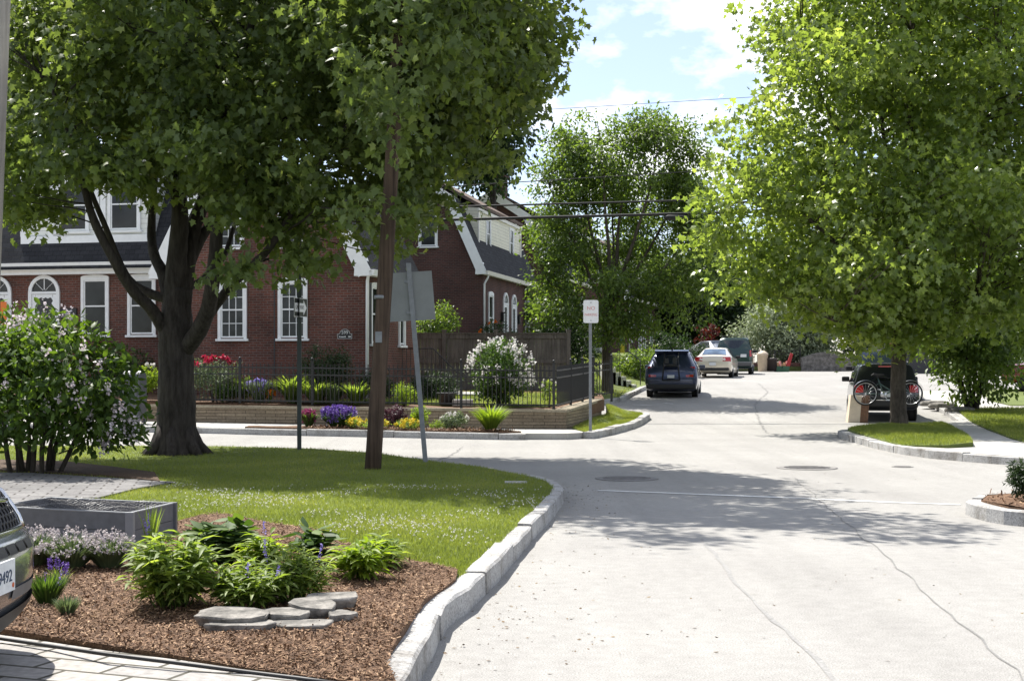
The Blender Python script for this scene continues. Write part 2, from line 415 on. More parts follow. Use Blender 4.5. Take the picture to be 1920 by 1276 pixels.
struct(ribbon('parking_line', [(1186, 758), (1222, 760)], .1, M_white_line, .005, 0, road))
def cover(px, py, r, label, m=M_iron):
    p = Gz(px, py); mb = MB()
    mb.lathe([(r * 1.12, .004), (r * 1.12, .007), (r * 1.0, .009), (r * .98, .006), (r * .9, .009), (.01, .010)], 28)
    for k in range(-3, 4):
        h = sqrt(max(0, (r * .85) ** 2 - (k * r * .22) ** 2)); mb.box(-h, h, k * r * .22 - .012, k * r * .22 + .012, .009, .015)
    o = mb.build('manhole_cover', m); o.location = p; return tag(o, label, 'manhole cover')
cover(1513, 877, .42, 'round iron manhole cover in the sunlit middle of the junction')
cover(1175, 897, .40, 'round iron manhole cover in the tree shade beside the kerb corner')
cover(1692, 875, .15, 'small round valve cover in the sunlit road near the right corner')

# ------------------------------------------------------------------ near corner: lawn, mulch, pavers
kp = [G(px, py, .14) for px, py in [(752, 1290), (774, 1246), (835, 1136), (890, 1094), (945, 1039), (994, 987), (1036, 947), (1058, 920), (1056, 910), (1040, 899), (1000, 889)]]
kerb(kp, .135, .15, 1)
inn = []
for i, p in enumerate(kp):
    a, b = Vector(kp[max(i - 1, 0)]), Vector(kp[min(i + 1, len(kp) - 1)]); d = (b - a).normalized()
    inn.append((p[0] - d.y * .125, p[1] + d.x * .125))
back = [(-.45, 20.3), (-1.3, 21.4), (-2.2, 23.1), (-3.4, 24.6), (-5, 25.3), (-7.5, 25.6), (-11, 25.8), (-22, 27)]
lawn_poly = inn[1:] + back + [(-22, 4), (-3.6, 4), (-.7, 5.2)]
def zl(x, y): return .13 + .03 * float(smooth(0, 2.5, .6 - x)) + .015 * sin(x * .9) * sin(y * .5)
lawn = region('lawn', lawn_poly, M_turf, zfun=zl, step=.8)
def on(h): return lambda x, y: zl(x, y) + h
mul_poly = [inn[1], inn[2], inn[3]] + [G(px, py, .15) for px, py in [(858, 1076), (800, 1068), (745, 1062), (690, 1040), (640, 1030), (590, 1005), (520, 985), (420, 972), (330, 985), (310, 1010), (240, 1030), (100, 990), (-60, 985), (-220, 1000), (-300, 1180), (0, 1197), (100, 1212), (200, 1227), (330, 1243), (470, 1261), (650, 1284), (745, 1288)]]
def zm(x, y): return zl(x, y) + .03 + .02 * sin(x * 3.1 + 1) * sin(y * 2.3) + .012 * sin(x * 7 + y * 5)
mulch = region('mulch_bed', mul_poly, M_mulch, zfun=zm, step=.22, skirt=.08)
pav_poly = [G(px, py, .15) for px, py in [(760, 1291), (650, 1286), (470, 1263), (330, 1245), (200, 1229), (100, 1214), (0, 1199), (-300, 1182)]] + [(-9, 6.6), (-9, 3), (-.6, 3)]
region('driveway', pav_poly, M_paver, zfun=on(.012), step=.6, skirt=.1)
path_poly = [G(px, py, .15) for px, py in [(-400, 890), (-100, 888), (60, 890), (200, 900), (330, 908), (260, 920), (180, 940), (90, 945), (0, 965), (-400, 985)]]
region('path', path_poly, M_paver2, zfun=on(.02), step=.6, skirt=.1)
lil_poly = [G(px, py, .15) for px, py in [(-400, 884), (-100, 882), (60, 888), (200, 897), (300, 908), (290, 890), (210, 878), (120, 868), (-60, 866), (-400, 866)]]
region('mulch_bed', lil_poly, M_soil, zfun=on(.03), step=.5, skirt=.08)
# ------------------------------------------------------------------ far left block
SX = [(-34, 36.6), (-12, 32.9), (-8.6, 32.25), (-6.5, 31.95), (-6.1, 31.75), (-3, 31.25), (-.2, 30.75), (.3, 30.75)]
kerb([Vector(p) for p in SX[1:]], .16, .14, 1, 2.2)
BK = [(1.75, 31.2), (2.3, 33), (2.9, 35.5), (3.5, 38.2), (3.95, 40.8), (4.0, 41.8), (3.7, 42.4), (3.1, 42.7)]
kerb(BK, .2, .16, 1, 2.0)
def side(p, i, P, d):
    a, b = Vector(P[max(i - 1, 0)]), Vector(P[min(i + 1, len(P) - 1)]); t = (b - a).normalized(); return (p[0] - t.y * d, p[1] + t.x * d)
SXi = [side(p, i, SX, .15) for i, p in enumerate(SX)]
BKi = [side(p, i, BK, .19) for i, p in enumerate(BK)]
def WL(x): return 33.1 + .2 * (1.26 - x)          # line of the low garden wall
region('pavement', SXi + [(1.2, 30.9)] + [(1.62, 31.4), (1.4, 33.2)] + [(x, WL(x) + .1) for x in (0, -4, -8, -14, -34)], M_conc, .135, step=1.2)
bed2 = [(-6.0, 31.95), (-3, 31.45), (-.2, 30.95), (.2, 31.2), (-.6, 32.0), (-3, 32.5), (-4.6, 32.7), (-6.0, 32.4)]
region('mulch_bed', bed2, M_mulch, .17, step=.4, skirt=.1, bumpy=.015)
def zb(x, y): return T1(x, y) + .14 + .33 * float(smooth(.5, 1.5, np.interp(y, [31, 33, 38.2, 42], [1.75, 2.3, 3.5, 4.0]) - x)) * float(smooth(32, 37, y))
region('grass_verge', BKi + [(2.75, 41.6), (2.6, 38.6), (1.4, 33.2), (1.62, 31.6)], M_turf, zfun=zb, step=.5)
def zg(x, y): return .56 + .03 * (y - 33.5) + .012 * max(0, -x)
region('garden_bed', [(x, WL(x) + .1) for x in (-34, -14, -8, -4, 0, 1.2)] + [(2.5, 38.5), (2.6, 41.5), (2.2, 44.2), (-34, 46)], M_mulch, zfun=zg, step=.8, bumpy=.02)
region('garden_lawn', [(-5.2, 35.6), (.9, 34.6), (2.1, 38.8), (1.6, 41.5), (-2.2, 41.8), (-3.2, 37.5)], M_turf, zfun=lambda x, y: zg(x, y) + .035, step=.6, skirt=.1)
region('patio', [(-2.9, 39.4), (-.4, 39.2), (-.3, 40.6), (-2.6, 40.8)], M_conc, zfun=lambda x, y: zg(x, y) + .09, step=.8, skirt=.2)
UK = [(2.2, 46.4), (3.1, 47.1), (3.78, 48.2), (4.4, 51.5), (5.05, 55), (8.3, 68), (9.6, 74), (12.2, 84), (13, 90)]
def xk(y): return np.interp(y, [46, 48, 55, 68, 74, 90, 130], [2.2, 3.78, 5.05, 8.3, 9.6, 13, 22])
def zu(x, y): return T1(x, y) + .14 + 1.0 * float(smooth(.5, 3.4, xk(y) - x)) * float(smooth(43.8, 47, y))
kerb(UK, .16, .14, 1, 2.0)
UKi = [side(p, i, UK, .15) for i, p in enumerate(UK)]
region('bank', UKi + [(10, 98), (-34, 98), (-34, 44.3), (2.0, 44.3)], M_turf, zfun=zu, step=1.0)
# ------------------------------------------------------------------ right block
RK = [(20, 20.2), (8.3, 22.3), (7.65, 23.3), (7.2, 24.4), (7.0, 25.6), (7.02, 27.6), (7.2, 30.5), (7.4, 32.3), (7.8, 33.2), (9.0, 34.6), (10.4, 36.2), (12.0, 38.2), (12.9, 42), (13.8, 48)]
kerb(RK[1:12], .17, .14, -1, 1.6); kerb(RK[11:], .16, .14, -1, 2)
RKi = [side(p, i, RK, -.16) for i, p in enumerate(RK)]
region('pavement', RKi + [(14.5, 52), (50, 58), (50, 20)], M_conc, .135, step=1.4)
isl = [(7.1, 25.9), (7.2, 27.6), (7.4, 30.5), (7.6, 32.2), (8.0, 33.0), (9.1, 34.4), (10.3, 36.0), (11.2, 37.0), (10.6, 34.2), (9.8, 31), (9.0, 28), (8.3, 25.6), (7.7, 25.2)]
def zi(x, y): return T1(x, y) + .15 + .07 * sin(min(max((x - 7.1) / 3, 0), 1) * pi)
region('grass_island', isl, M_turf, zfun=zi, step=.5, skirt=.12)
rl = [(13.6, 43.5), (12.2, 38), (11.0, 33), (10.0, 28.5), (9.4, 25), (16, 24), (40, 26), (40, 43)]
region('grass_verge', rl, M_turf, .16, step=.8, skirt=.12)
region('grass_verge', [(15.6, 46.5), (17.5, 53), (50, 57), (50, 45), (15.6, 44.5)], M_turf, .16, step=1.2, skirt=.12)
# mulched bed at the right edge
EK = [(9, 13.2), (5.15, 13.75), (4.82, 14.2), (4.78, 15.0), (5.1, 15.7), (5.9, 16.1), (9, 16.6)]
kerb(EK, .17, .15, -1, 1.2)
EKi = [side(p, i, EK, -.16) for i, p in enumerate(EK)]
region('mulch_bed', EKi, M_mulch, .17, step=.3, bumpy=.015)
# far corner lot across the top of the street
region('garden_bed', [(12, 88.3), (34, 87.6), (60, 84), (60, 130), (0, 130), (6, 96)], M_earth, .3, step=2.5)
# ------------------------------------------------------------------ houses, fences, walls, signs, poles
M_brick = brick_mat('red_brick', (.15, .054, .038), (.09, .042, .033), (.155, .12, .105), .205, .068, .009, .9, stain=.42)
M_brick2 = brick_mat('brown_brick', (.105, .045, .037), (.062, .034, .03), (.11, .085, .078), .205, .068, .009, .9)
M_shing = brick_mat('dark_shingle', (.036, .037, .042), (.022, .023, .027), (.01, .01, .012), .28, .13, .006, .9, stain=.15)
M_shing2 = brick_mat('brown_shingle', (.17, .125, .10), (.12, .09, .075), (.05, .04, .035), .28, .13, .006, .9, stain=.15)
M_white = plain('white_paint', (.78, .79, .79), .5, var=.05)
M_cream = plain('cream_paint', (.68, .66, .60), .5, var=.06)
M_pane = glass_mat('window_glass', (.012, .014, .014), .08)
M_pane.node_tree.nodes['Principled BSDF'].inputs['Specular IOR Level'].default_value = .35
M_blind = plain('window_blind', (.03, .034, .034), .25, var=.5, scale=3, spec=.3)
M_black = plain('black_paint', (.012, .012, .013), .45, var=.2)
M_dark = plain('dark_trim', (.03, .03, .032), .5)
def siding_mat(name, c):
    m, nt, b, o = new_mat(name)
    sx = nd(nt, 'ShaderNodeSeparateXYZ'); nt.links.new(objco(nt), sx.inputs[0])
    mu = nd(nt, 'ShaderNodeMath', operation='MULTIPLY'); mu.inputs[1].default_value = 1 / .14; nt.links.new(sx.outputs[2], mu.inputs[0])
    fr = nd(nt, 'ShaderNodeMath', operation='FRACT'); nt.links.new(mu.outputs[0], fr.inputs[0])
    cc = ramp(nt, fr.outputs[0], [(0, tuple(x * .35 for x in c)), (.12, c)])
    cc = mixc(nt, 1.0, cc, ramp(nt, noise(nt, objco(nt), 3, 4), [(.3, (.9,) * 3), (.7, (1.04,) * 3)]), 'MULTIPLY')
    nt.links.new(cc, b.inputs['Base Color']); b.inputs['Roughness'].default_value = .55
    bump(nt, b, fr.outputs[0], .8, .02); return m
M_side = siding_mat('white_siding', (.74, .75, .72)); M_side2 = siding_mat('cream_siding', (.74, .72, .60))
M_txtw = plain('white_lettering', (.6, .6, .58), .5, var=.03)

def fb(mb, face, pl, u0, u1, v0, v1, w0, w1):
    if face == 'f': return mb.box(u0, u1, pl - w1, pl - w0, v0, v1)
    return mb.box(pl + w0, pl + w1, u0, u1, v0, v1)
def fpoly(mb, face, pl, pts, w0, w1):
    return mb.prism(pts, 'y', pl - w1, pl - w0) if face == 'f' else mb.prism(pts, 'x', pl + w0, pl + w1)
def arc(uc, half, v, rise, n=10):
    """points of an arch from left to right"""
    return [(uc + half * cos(pi - pi * i / n), v + rise * sin(pi - pi * i / n)) for i in range(n + 1)]
def window(par, face, pl, uc, v0, v1, wd, arch=.06, muntin=False, blind=False, fr=.085, trim=None):
    h = wd / 2; trim = trim or M_white
    mb = MB()
    fb(mb, face, pl, uc - h, uc - h + fr, v0, v1 - fr, .0, .05); fb(mb, face, pl, uc + h - fr, uc + h, v0, v1 - fr, .0, .05)
    if arch: fpoly(mb, face, pl, [(uc - h, v1 - fr), (uc + h, v1 - fr)] + [p for p in reversed(arc(uc, h, v1, arch))], .0, .052)
    else: fb(mb, face, pl, uc - h, uc + h, v1 - fr, v1, .0, .052)
    mid = (v0 + v1) / 2; a, b = uc - h + fr, uc + h - fr; s = .04
    for (q0, q1, w) in ((v0 + .03, mid + .02, .018), (mid - .02, v1 - fr, .028)):
        fb(mb, face, pl, a, a + s, q0, q1, .002, w); fb(mb, face, pl, b - s, b, q0, q1, .002, w)
        fb(mb, face, pl, a + s, b - s, q0, q0 + s, .002, w); fb(mb, face, pl, a + s, b - s, q1 - s, q1, .002, w)
        if muntin:
            for k in (1, 2): uu = a + s + (b - a - 2 * s) * k / 3; fb(mb, face, pl, uu - .009, uu + .009, q0 + s, q1 - s, .002, w - .006)
            vv = (q0 + q1) / 2; fb(mb, face, pl, a + s, b - s, vv - .009, vv + .009, .0025, w - .007)
    f = mb.build('window', trim, par)
    mb = MB(); fb(mb, face, pl, a + .01, b - .01, v0 + .04, v1 - fr - .01, .001, .008); mb.build('pane', M_blind if blind else M_pane, f)
    mb = MB(); fb(mb, face, pl, uc - h - .05, uc + h + .05, v0 - .06, v0, .0, .085); mb.build('sill', trim, f)
    return f
def fan_door(par, face, pl, uc, v0, v1, wd, wreath=False):
    h = wd / 2; fr = .1; mb = MB(); spring = v1 - h
    out = [(uc - h, v0), (uc - h, spring)] + arc(uc, h, spring, h)[1:-1] + [(uc + h, spring), (uc + h, v0)]
    inn_ = [(uc + h - fr, v0), (uc + h - fr, spring)] + list(reversed(arc(uc, h - fr, spring, h - fr)))[1:-1] + [(uc - h + fr, spring), (uc - h + fr, v0)]
    # frame as strips
    A = [(uc - h, v0), (uc - h, spring)] + arc(uc, h, spring, h)[1:-1] + [(uc + h, spring), (uc + h, v0)]
    B = [(uc - h + fr, v0), (uc - h + fr, spring)] + arc(uc, h - fr, spring, h - fr)[1:-1] + [(uc + h - fr, spring), (uc + h - fr, v0)]
    for i in range(len(A) - 1): fpoly(mb, face, pl, [A[i], A[i + 1], B[i + 1], B[i]], 0, .06)
    fb(mb, face, pl, uc - h + fr, uc + h - fr, spring - .05, spring + .02, 0, .05)
    for k in (1, 2, 3):
        t = pi * k / 4; r = h - fr
        fpoly(mb, face, pl, [(uc + .05 * cos(t) - .012 * sin(t), spring + .02 + .05 * sin(t)), (uc + r * cos(t) - .012 * sin(t), spring + r * sin(t)), (uc + r * cos(t) + .012 * sin(t), spring + r * sin(t) + .003), (uc + .05 * cos(t) + .012 * sin(t), spring + .021 + .05 * sin(t))], .002, .03)
    fr_o = mb.build('door_frame', M_white, par)
    mb = MB(); fpoly(mb, face, pl, [(uc - h + fr, spring)] + arc(uc, h - fr, spring, h - fr)[1:-1] + [(uc + h - fr, spring)], .001, .01); mb.build('fanlight', M_pane, fr_o)
    # screen door with a scalloped opening
    mb = MB(); a, b = uc - h + fr + .005, uc + h - fr - .005; top = spring - .06; sc = .13
    mb2 = MB(); fb(mb2, face, pl, a + .05, b - .05, v0 + .2, top - .06, .004, .018)
    fb(mb, face, pl, a, b, v0, v0 + .25, .01, .032)
    def strip(vert, side):
        pts = []
        L0, L1 = (v0 + .25, top) if vert else (a + sc, b - sc)
        n = max(4, int((L1 - L0) / .03))
        for i in range(n + 1):
            t = L0 + (L1 - L0) * i / n; d = sc + .022 * sin(t * 2 * pi / .14)
            pts.append((t, d))
        for (t0, d0), (t1, d1) in zip(pts, pts[1:]):
            if vert:
                q = [(a, t0), (a + d0, t0), (a + d1, t1), (a, t1)] if side < 0 else [(b - d0, t0), (b, t0), (b, t1), (b - d1, t1)]
            else: q = [(t0, top - d0 * .8), (t1, top - d1 * .8), (t1, top), (t0, top)]
            fpoly(mb, face, pl, q, .011, .033)
    strip(True, -1); strip(True, 1); strip(False, 0)
    d = mb.build('door', M_white, fr_o); return fr_o, mb2.build('door_screen', M_dark, fr_o)
def text(name, body, size, mat, parent, loc, rot, ext=.004, ax='CENTER', sx=1.0):
    cu = bpy.data.curves.new(name, 'FONT'); cu.body = body; cu.size = size; cu.extrude = ext; cu.align_x = ax; cu.align_y = 'CENTER'
    tmp = bpy.data.objects.new('tmp', cu); col.objects.link(tmp)
    dg = bpy.context.evaluated_depsgraph_get(); me = bpy.data.meshes.new_from_object(tmp.evaluated_get(dg))
    bpy.data.objects.remove(tmp); bpy.data.curves.remove(cu)
    me.materials.clear(); me.materials.append(mat); me.name = name
    o = link_obj(name, me, parent); o.location = loc; o.rotation_euler = rot; o.scale = (sx, 1, 1); return o
def gambrel(par, prof, L, wallm, roofm, th=.12, ov=.22, front_board=True, axis='y', off=0.0):
    """prof: outline points from the left eave over the ridge to the right eave (x,z); extruded from off to off+L"""
    (xl, zl_), (xr, zr) = prof[0], prof[-1]
    mb = MB(); mb.prism([(xl, -1.5)] + prof + [(xr, -1.5)], axis, off, off + L); wall = mb.build('wall', wallm, par)
    mb = MB()
    P = [Vector(p) for p in prof]
    d0 = (P[0] - P[1]).normalized(); d1 = (P[-1] - P[-2]).normalized()
    E = [P[0] + d0 * .22] + P[1:-1] + [P[-1] + d1 * .22]
    def off_n(i, h):
        t = []
        for a, b in ((i - 1, i), (i, i + 1)):
            if a >= 0 and b < len(E): v = (E[b] - E[a]).normalized(); t.append(Vector((-v.y, v.x)))
        n = sum(t, Vector((0, 0))).normalized(); return E[i] + n * h / max(.5, n.dot(t[0]))
    top = [off_n(i, th) for i in range(len(E))]; low = [off_n(i, .004) for i in range(len(E))]
    for i in range(len(E) - 1):
        mb.prism([low[i], low[i + 1], top[i + 1], top[i]], axis, off - ov, off + L + ov)
    roof = mb.build('roof', roofm, par)
    if front_board:
        mb = MB()
        for i in range(len(E) - 1):
            a, b = low[i], low[i + 1]; v = (b - a).normalized(); n = Vector((-v.y, v.x)); w_ = .26
            mb.prism([a - n * w_ + v * 0, b - n * w_, top[i + 1] + n * .01, top[i] + n * .01], axis, off - ov - .03, off - ov - .004 + .02 * 0)
        for (x, s) in ((P[0].x, 1), (P[-1].x, -1)):
            z = P[0].y
            mb.prism([(x - s * .2, z - .28), (x + s * .25, z - .28), (x + s * .22, z + .2), (x - s * .05, z + .2)], axis, off - ov - .028, off - .004)
        mb.build('bargeboard', M_white, par)
    return wall, roof
UDIR = Vector((.215, .977)); RZ = -atan2(.215, .977)

# --- front gable house with number plaque
h = thing('brick_house', 'red brick gable house with two grid windows and an arched plaque', 'house', (-3.85, 37.5, .7), RZ, 'brick houses along the street')
gambrel(h, [(-5.9, 3.55), (-4.9, 5.5), (-2.95, 6.1), (-1.0, 5.5), (0, 3.55)], 4.6, M_brick, M_shing)
for uc in (-3.76, -2.04): window(h, 'f', 0, uc, 1.64, 3.2, .83, .07, True, True)
mb = MB(); mb.box(-2.58, -2.55, -.012, -.002, -.5, 3.5); mb.build('wall_joint', M_dark, h)
for k, uc in enumerate((-3.8, -2.1)): window(h, 'f', 0, uc, 4.1, 5.2, .75, 0, True, True)
mb = MB(); fpoly(mb, 'f', 0, [(-.775, 1.63), (-.385, 1.63), (-.385, 1.76), (-.44, 1.76)] + [(-.58 + .14 * cos(t), 1.76 + .12 * sin(t)) for t in np.linspace(.1, pi - .1, 9)] + [(-.72, 1.76), (-.775, 1.76)], .002, .02)
pq = mb.build('house_plaque', M_black, h)
mb = MB()
for a, b in (((-.775, 1.63), (-.385, 1.63)), ((-.385, 1.63), (-.385, 1.76)), ((-.385, 1.76), (-.44, 1.76)), ((-.72, 1.76), (-.775, 1.76)), ((-.775, 1.76), (-.775, 1.63))):
    mb.beam((a[0], -.021, a[1]), (b[0], -.021, b[1]), .008, .008)
A_ = [(-.58 + .14 * cos(t), 1.76 + .12 * sin(t)) for t in np.linspace(.0, pi, 12)]
for a, b in zip(A_, A_[1:]): mb.beam((a[0], -.021, a[1]), (b[0], -.021, b[1]), .008, .008)
mb.build('plaque_border', M_txtw, pq)
text('number', '599', .125, M_txtw, pq, (-.58, -.022, 1.79), (pi / 2, 0, 0), .002)
mb = MB()
for x0, x1 in ((-.735, -.71), (-.70, -.60), (-.59, -.555), (-.48, -.45), (-.445, -.415)): mb.box(x0, x1, -.0225, -.021, 1.665, 1.70 if x1 - x0 < .05 else 1.69)
mb.build('lettering', M_txtw, pq)
mb = MB(); mb.tube([(.03, -.16, 3.42), (.1, -.1, 3.3), (.06, -.06, 3.15), (.05, -.06, -.4)], .045, 10); mb.build('downspout', M_white, h)
mb = MB(); mb.prism([(.06, 3.28), (.26, 3.28), (.3, 3.44), (.06, 3.44)], 'y', -.2, 4.8); mb.build('gutter', M_white, h)
f = window(h, 'x', 0, .75, 1.5, 3.1, .8, .05)
for s in (-1, 1):
    mb = MB(); fb(mb, 'x', 0, .75 + s * .62 - .19, .75 + s * .62 + .19, 1.5, 3.1, .002, .05); mb.build('shutter', M_black, h)
window(h, 'x', 0, 3.2, 1.5, 3.1, .6, .05)
mb = MB(); mb.box(.004, 1.5, 2.2, 3.9, -1, .25); mb.box(1.5, 1.9, 2.2, 3.9, -1, .07); mb.build('stoop', M_conc, h)

# --- the row house to the left
h = thing('brick_row_house', 'brick row house with a white sided dormer above dark shingles and a screened arched door', 'house', (-3.85, 37.5, .7), RZ, 'brick houses along the street')
Y0 = .9
mb = MB(); mb.prism([(Y0, -1.5), (Y0, 3.85), (2.1, 6.5), (4.6, 7.6), (7.5, 6.3), (8.8, 3.85), (8.8, -1.5)], 'x', -17, -5.905); mb.build('wall', M_brick, h)
mb = MB()
for a, b in (((Y0 - .3, 3.62), (2.05, 6.56)), ((2.05, 6.56), (4.6, 7.72)), ((4.6, 7.72), (7.6, 6.4)), ((7.6, 6.4), (9.05, 3.6))):
    A, B = Vector(a), Vector(b); n = Vector((-(B - A).y, (B - A).x)).normalized() * .1
    mb.prism([A, B, B + n, A + n], 'x', -17.1, -5.95)
mb.build('roof', M_shing, h)
mb = MB(); mb.box(-10.6, -6.5, Y0 + .03, 4.2, 4.42, 6.75); dm = mb.build('dormer', M_side, h)
mb = MB(); mb.box(-10.75, -6.35, Y0 - .12, 4.3, 6.755, 6.9); mb.build('dormer_roof', M_shing, dm)
mb = MB(); mb.box(-10.62, -6.48, Y0 - .03, Y0 + .026, 4.36, 4.6)
for x in (-10.6, -9.72, -8.3, -8.1, -6.62): mb.box(x - .04, x + .12, Y0 - .02, Y0 + .026, 4.601, 6.7)
mb.build('dormer_trim', M_white, dm)
for uc in (-9.0, -7.42): window(h, 'f', Y0 + .03, uc, 4.72, 6.2, 1.0, 0, False, False)
mb = MB(); mb.prism([(Y0 - .33, 3.62), (Y0 - .2, 3.62), (Y0 - .2, 3.82), (Y0 - .38, 3.82)], 'x', -17.1, -5.75); mb.box(-17.1, -5.75, Y0 - .198, Y0 - .002, 3.5, 3.66); mb.build('gutter', M_white, h)
for uc in (-8.3, -6.87): window(h, 'f', Y0, uc, 1.78, 3.42, .86, .07)
fan_door(h, 'f', Y0, -9.88, .75, 3.5, .98); _, scr = fan_door(h, 'f', Y0, -11.4, .75, 3.5, .98)
mb = MB(); fb(mb, 'f', Y0, -11.25, -11.06, 2.05, 2.75, .036, .05); mb.build('door_poster', plain('orange_print', (.75, .2, .03), .6), scr)['label'] = 'orange notice hung on the left screen door'
mb = MB(); fb(mb, 'f', Y0, -9.36, -8.86, 2.27, 2.55, .002, .06); pq = mb.build('house_plaque', M_black, h)
text('number', '597', .14, M_txtw, pq, (-9.13, Y0 - .062, 2.41), (pi / 2, 0, 0), .002)
for x in (-15.2, -13.5): window(h, 'f', Y0, x, 1.78, 3.42, .86, .07)

# --- gabled houses up the street
def street_house(label, loc, rotz):
    h = thing('gabled_house', label, 'house', loc, rotz, 'brick houses along the street')
    L = 10.6
    gambrel(h, [(-6.4, 4.3), (-5.15, 7.1), (-3.2, 8.4), (-1.25, 7.1), (0, 4.3)], L, M_brick2, M_shing)
    mb = MB(); mb.box(-3.75, -2.85, 1.2, 2.1, 7.6, 9.4); mb.box(-3.82, -2.78, 1.13, 2.17, 9.401, 9.55); mb.build('chimney', M_brick2, h)
    for uc in (-2.3, -4.1): window(h, 'f', 0, uc, 5.2, 6.75, .82, 0)
    mb = MB(); mb.prism([(-2.2, 5.0), (-.42, 5.0), (-.42, 6.85), (-2.2, 7.1)], 'y', .9, 9.3); dm = mb.build('dormer', M_side2, h)
    mb = MB(); mb.prism([(-3.1, 8.55), (-3.1, 8.42), (-.3, 6.86), (-.3, 7.0)], 'y', .75, 9.45); mb.build('dormer_roof', M_shing2, dm)
    mb = MB(); mb.box(-.417, -.36, .88, 9.32, 4.95, 5.12); mb.box(-.417, -.37, .88, 1.02, 5.121, 6.8); mb.box(-.417, -.37, 9.18, 9.32, 5.121, 6.8); mb.box(-.417, -.34, .8, 9.4, 6.7, 6.84); mb.build('dormer_trim', M_cream, dm)
    for y in (2.7, 7.3): window(h, 'x', -.42, y, 5.25, 6.6, .85, 0)
    for y, w_ in ((1.4, .9), (8.8, .9)): window(h, 'x', 0, y, 1.3, 3.3, w_, .1)
    for y in (4.2, 5.9): fan_door(h, 'x', 0, y, .5, 3.5, .95)
    for y in (3.4, 6.75):
        mb = MB(); mb.box(.004, .12, y - .1, y + .1, 2.2, 2.55); mb.box(.004, .2, y - .03, y + .03, 2.56, 2.62); mb.build('wall_lantern', M_black, h)
    mb = MB(); mb.prism([(.08, 4.0), (.26, 4.0), (.3, 4.16), (.08, 4.16)], 'y', -.2, L + .2); mb.build('gutter', M_cream, h)
    mb = MB(); mb.tube([(.2, .1, 4.02), (.2, .1, 3.9), (.05, .1, 3.65), (.05, .1, -.6)], .045, 8); mb.build('downspout', M_white, h)
    mb = MB(); mb.box(.004, 1.6, 3.4, 6.7, -1, .45); mb.box(1.6, 2.0, 4.4, 5.6, -1, .25); mb.build('stoop', M_conc, h)
    return h
h2 = street_house('dark brick house with a cream dormer and two arched doors beyond the wooden fence', (-1.2, 58, 1.35), RZ)
dup(h2, (2.1, 73.2, 2.25), RZ, 'dark brick gabled house partly hidden behind the middle tree')
dup(h2, (7.6, 93, 2.0), RZ - .05, 'farthest brick house in shade behind the parked green van')

# ------------------------------------------------------------------ garden wall and fences
M_ledge = brick_mat('ledge_stone', (.30, .24, .165), (.21, .165, .115), (.07, .055, .04), .5, .075, .006, .9, stain=.25)
M_cope = speck_mat('coping', [(.2, .17, .12), (.3, .26, .19), (.36, .31, .23)], 25, .2, .3)
Cn = Vector((1.26, 33.1)); Lf = Vector((-14, WL(-14))); Rb = Vector((2.42, 38.4))
gw = thing('garden_wall', 'low tan ledgestone retaining wall under the black fence', 'wall', (Cn.x, Cn.y, 0))
def wallrun(mb, a, b, th, z0, z1a, z1b, side):
    d = (b - a).normalized(); n = Vector((-d.y, d.x)) * side * th
    q = [a, b, b + n, a + n]; zt = [z1a, z1b, z1b, z1a]
    vs = [(p.x - Cn.x, p.y - Cn.y, z0) for p in q] + [(p.x - Cn.x, p.y - Cn.y, z) for p, z in zip(q, zt)]
    mb.add(vs, [(0, 1, 2, 3), (4, 5, 6, 7), (0, 1, 5, 4), (1, 2, 6, 5), (2, 3, 7, 6), (3, 0, 4, 7)])
mb = MB(); wallrun(mb, Lf, Cn, .3, -.2, .63, .52, 1); wallrun(mb, Cn, Rb, .3, -.2, .52, .66, 1)
mb.build('wall_face', M_ledge, gw)
mb = MB()
e = Vector((0, 0))
dF = (Cn - Lf).normalized(); nF = Vector((-dF.y, dF.x)); dR = (Rb - Cn).normalized(); nR = Vector((-dR.y, dR.x))
wallrun(mb, Lf - nF * .03, Cn - nF * .03 + dF * .03, .36, .632, .695, .585, 1)
vs0 = len(mb.v)
for i in range(8):
    p = mb.v[i]
    if i < 4: mb.v[i] = (p[0], p[1], (.632 if i in (0, 3) else .522))
wallrun(mb, Cn + dR * .4 - nR * .03, Rb - nR * .03, .36, .53, .592, .725, 1)
for i in range(8, 12): p = mb.v[i]; mb.v[i] = (p[0], p[1], (.532 if i in (8, 11) else .662))
mb.build('coping', M_cope, gw)
def metal_fence(label, a, b, za, zb_, hgt, posts, pick=.105, cat='fence', name='metal_fence'):
    f = thing(name, label, cat, (a.x, a.y, za)); d = (b - a); L = d.length
    def P(t, z): return (d.x * t, d.y * t, (zb_ - za) * t + z)
    mb = MB(); n = int(L / pick)
    for i in range(1, n): t = i / n; mb.beam(P(t, .05), P(t, hgt - .0), .019, .019)
    mb.build('picket_panel', M_black, f)
    mb = MB()
    for z in (.09, hgt - .27, hgt - .1): mb.beam(P(0, z), P(1, z), .032, .034)
    mb.build('rail', M_black, f)
    for t in posts:
        mb = MB(); mb.beam(P(t, -.15), P(t, hgt + .06), .062, .062); q = Vector(P(t, hgt + .06)); mb.beam(q, q + Vector((0, 0, .025)), .078, .078); po = mb.build('post', M_black, f)
        mb = MB(); mb.lathe([(.012, 0), (.03, .02), (.034, .04), (.02, .066), (.004, .072)], 10, q + Vector((0, 0, .025))); mb.build('post_cap', M_black, po)
    return f
fa = Vector((-8.75, WL(-8.75) + .28)); fc = Vector((.98, WL(.98) + .25))
metal_fence('long black metal picket fence on the low wall in front of the flower garden', fa, fc, .70, .59, 1.0, [0, .212, .40, .575, .775, 1.0])
fr_ = Vector((2.2, 38.5))
metal_fence('short black metal picket fence returning uphill from the wall corner', fc + Vector((.06, .12)), fr_, .59, .72, 1.0, [.36, .68, 1.0])
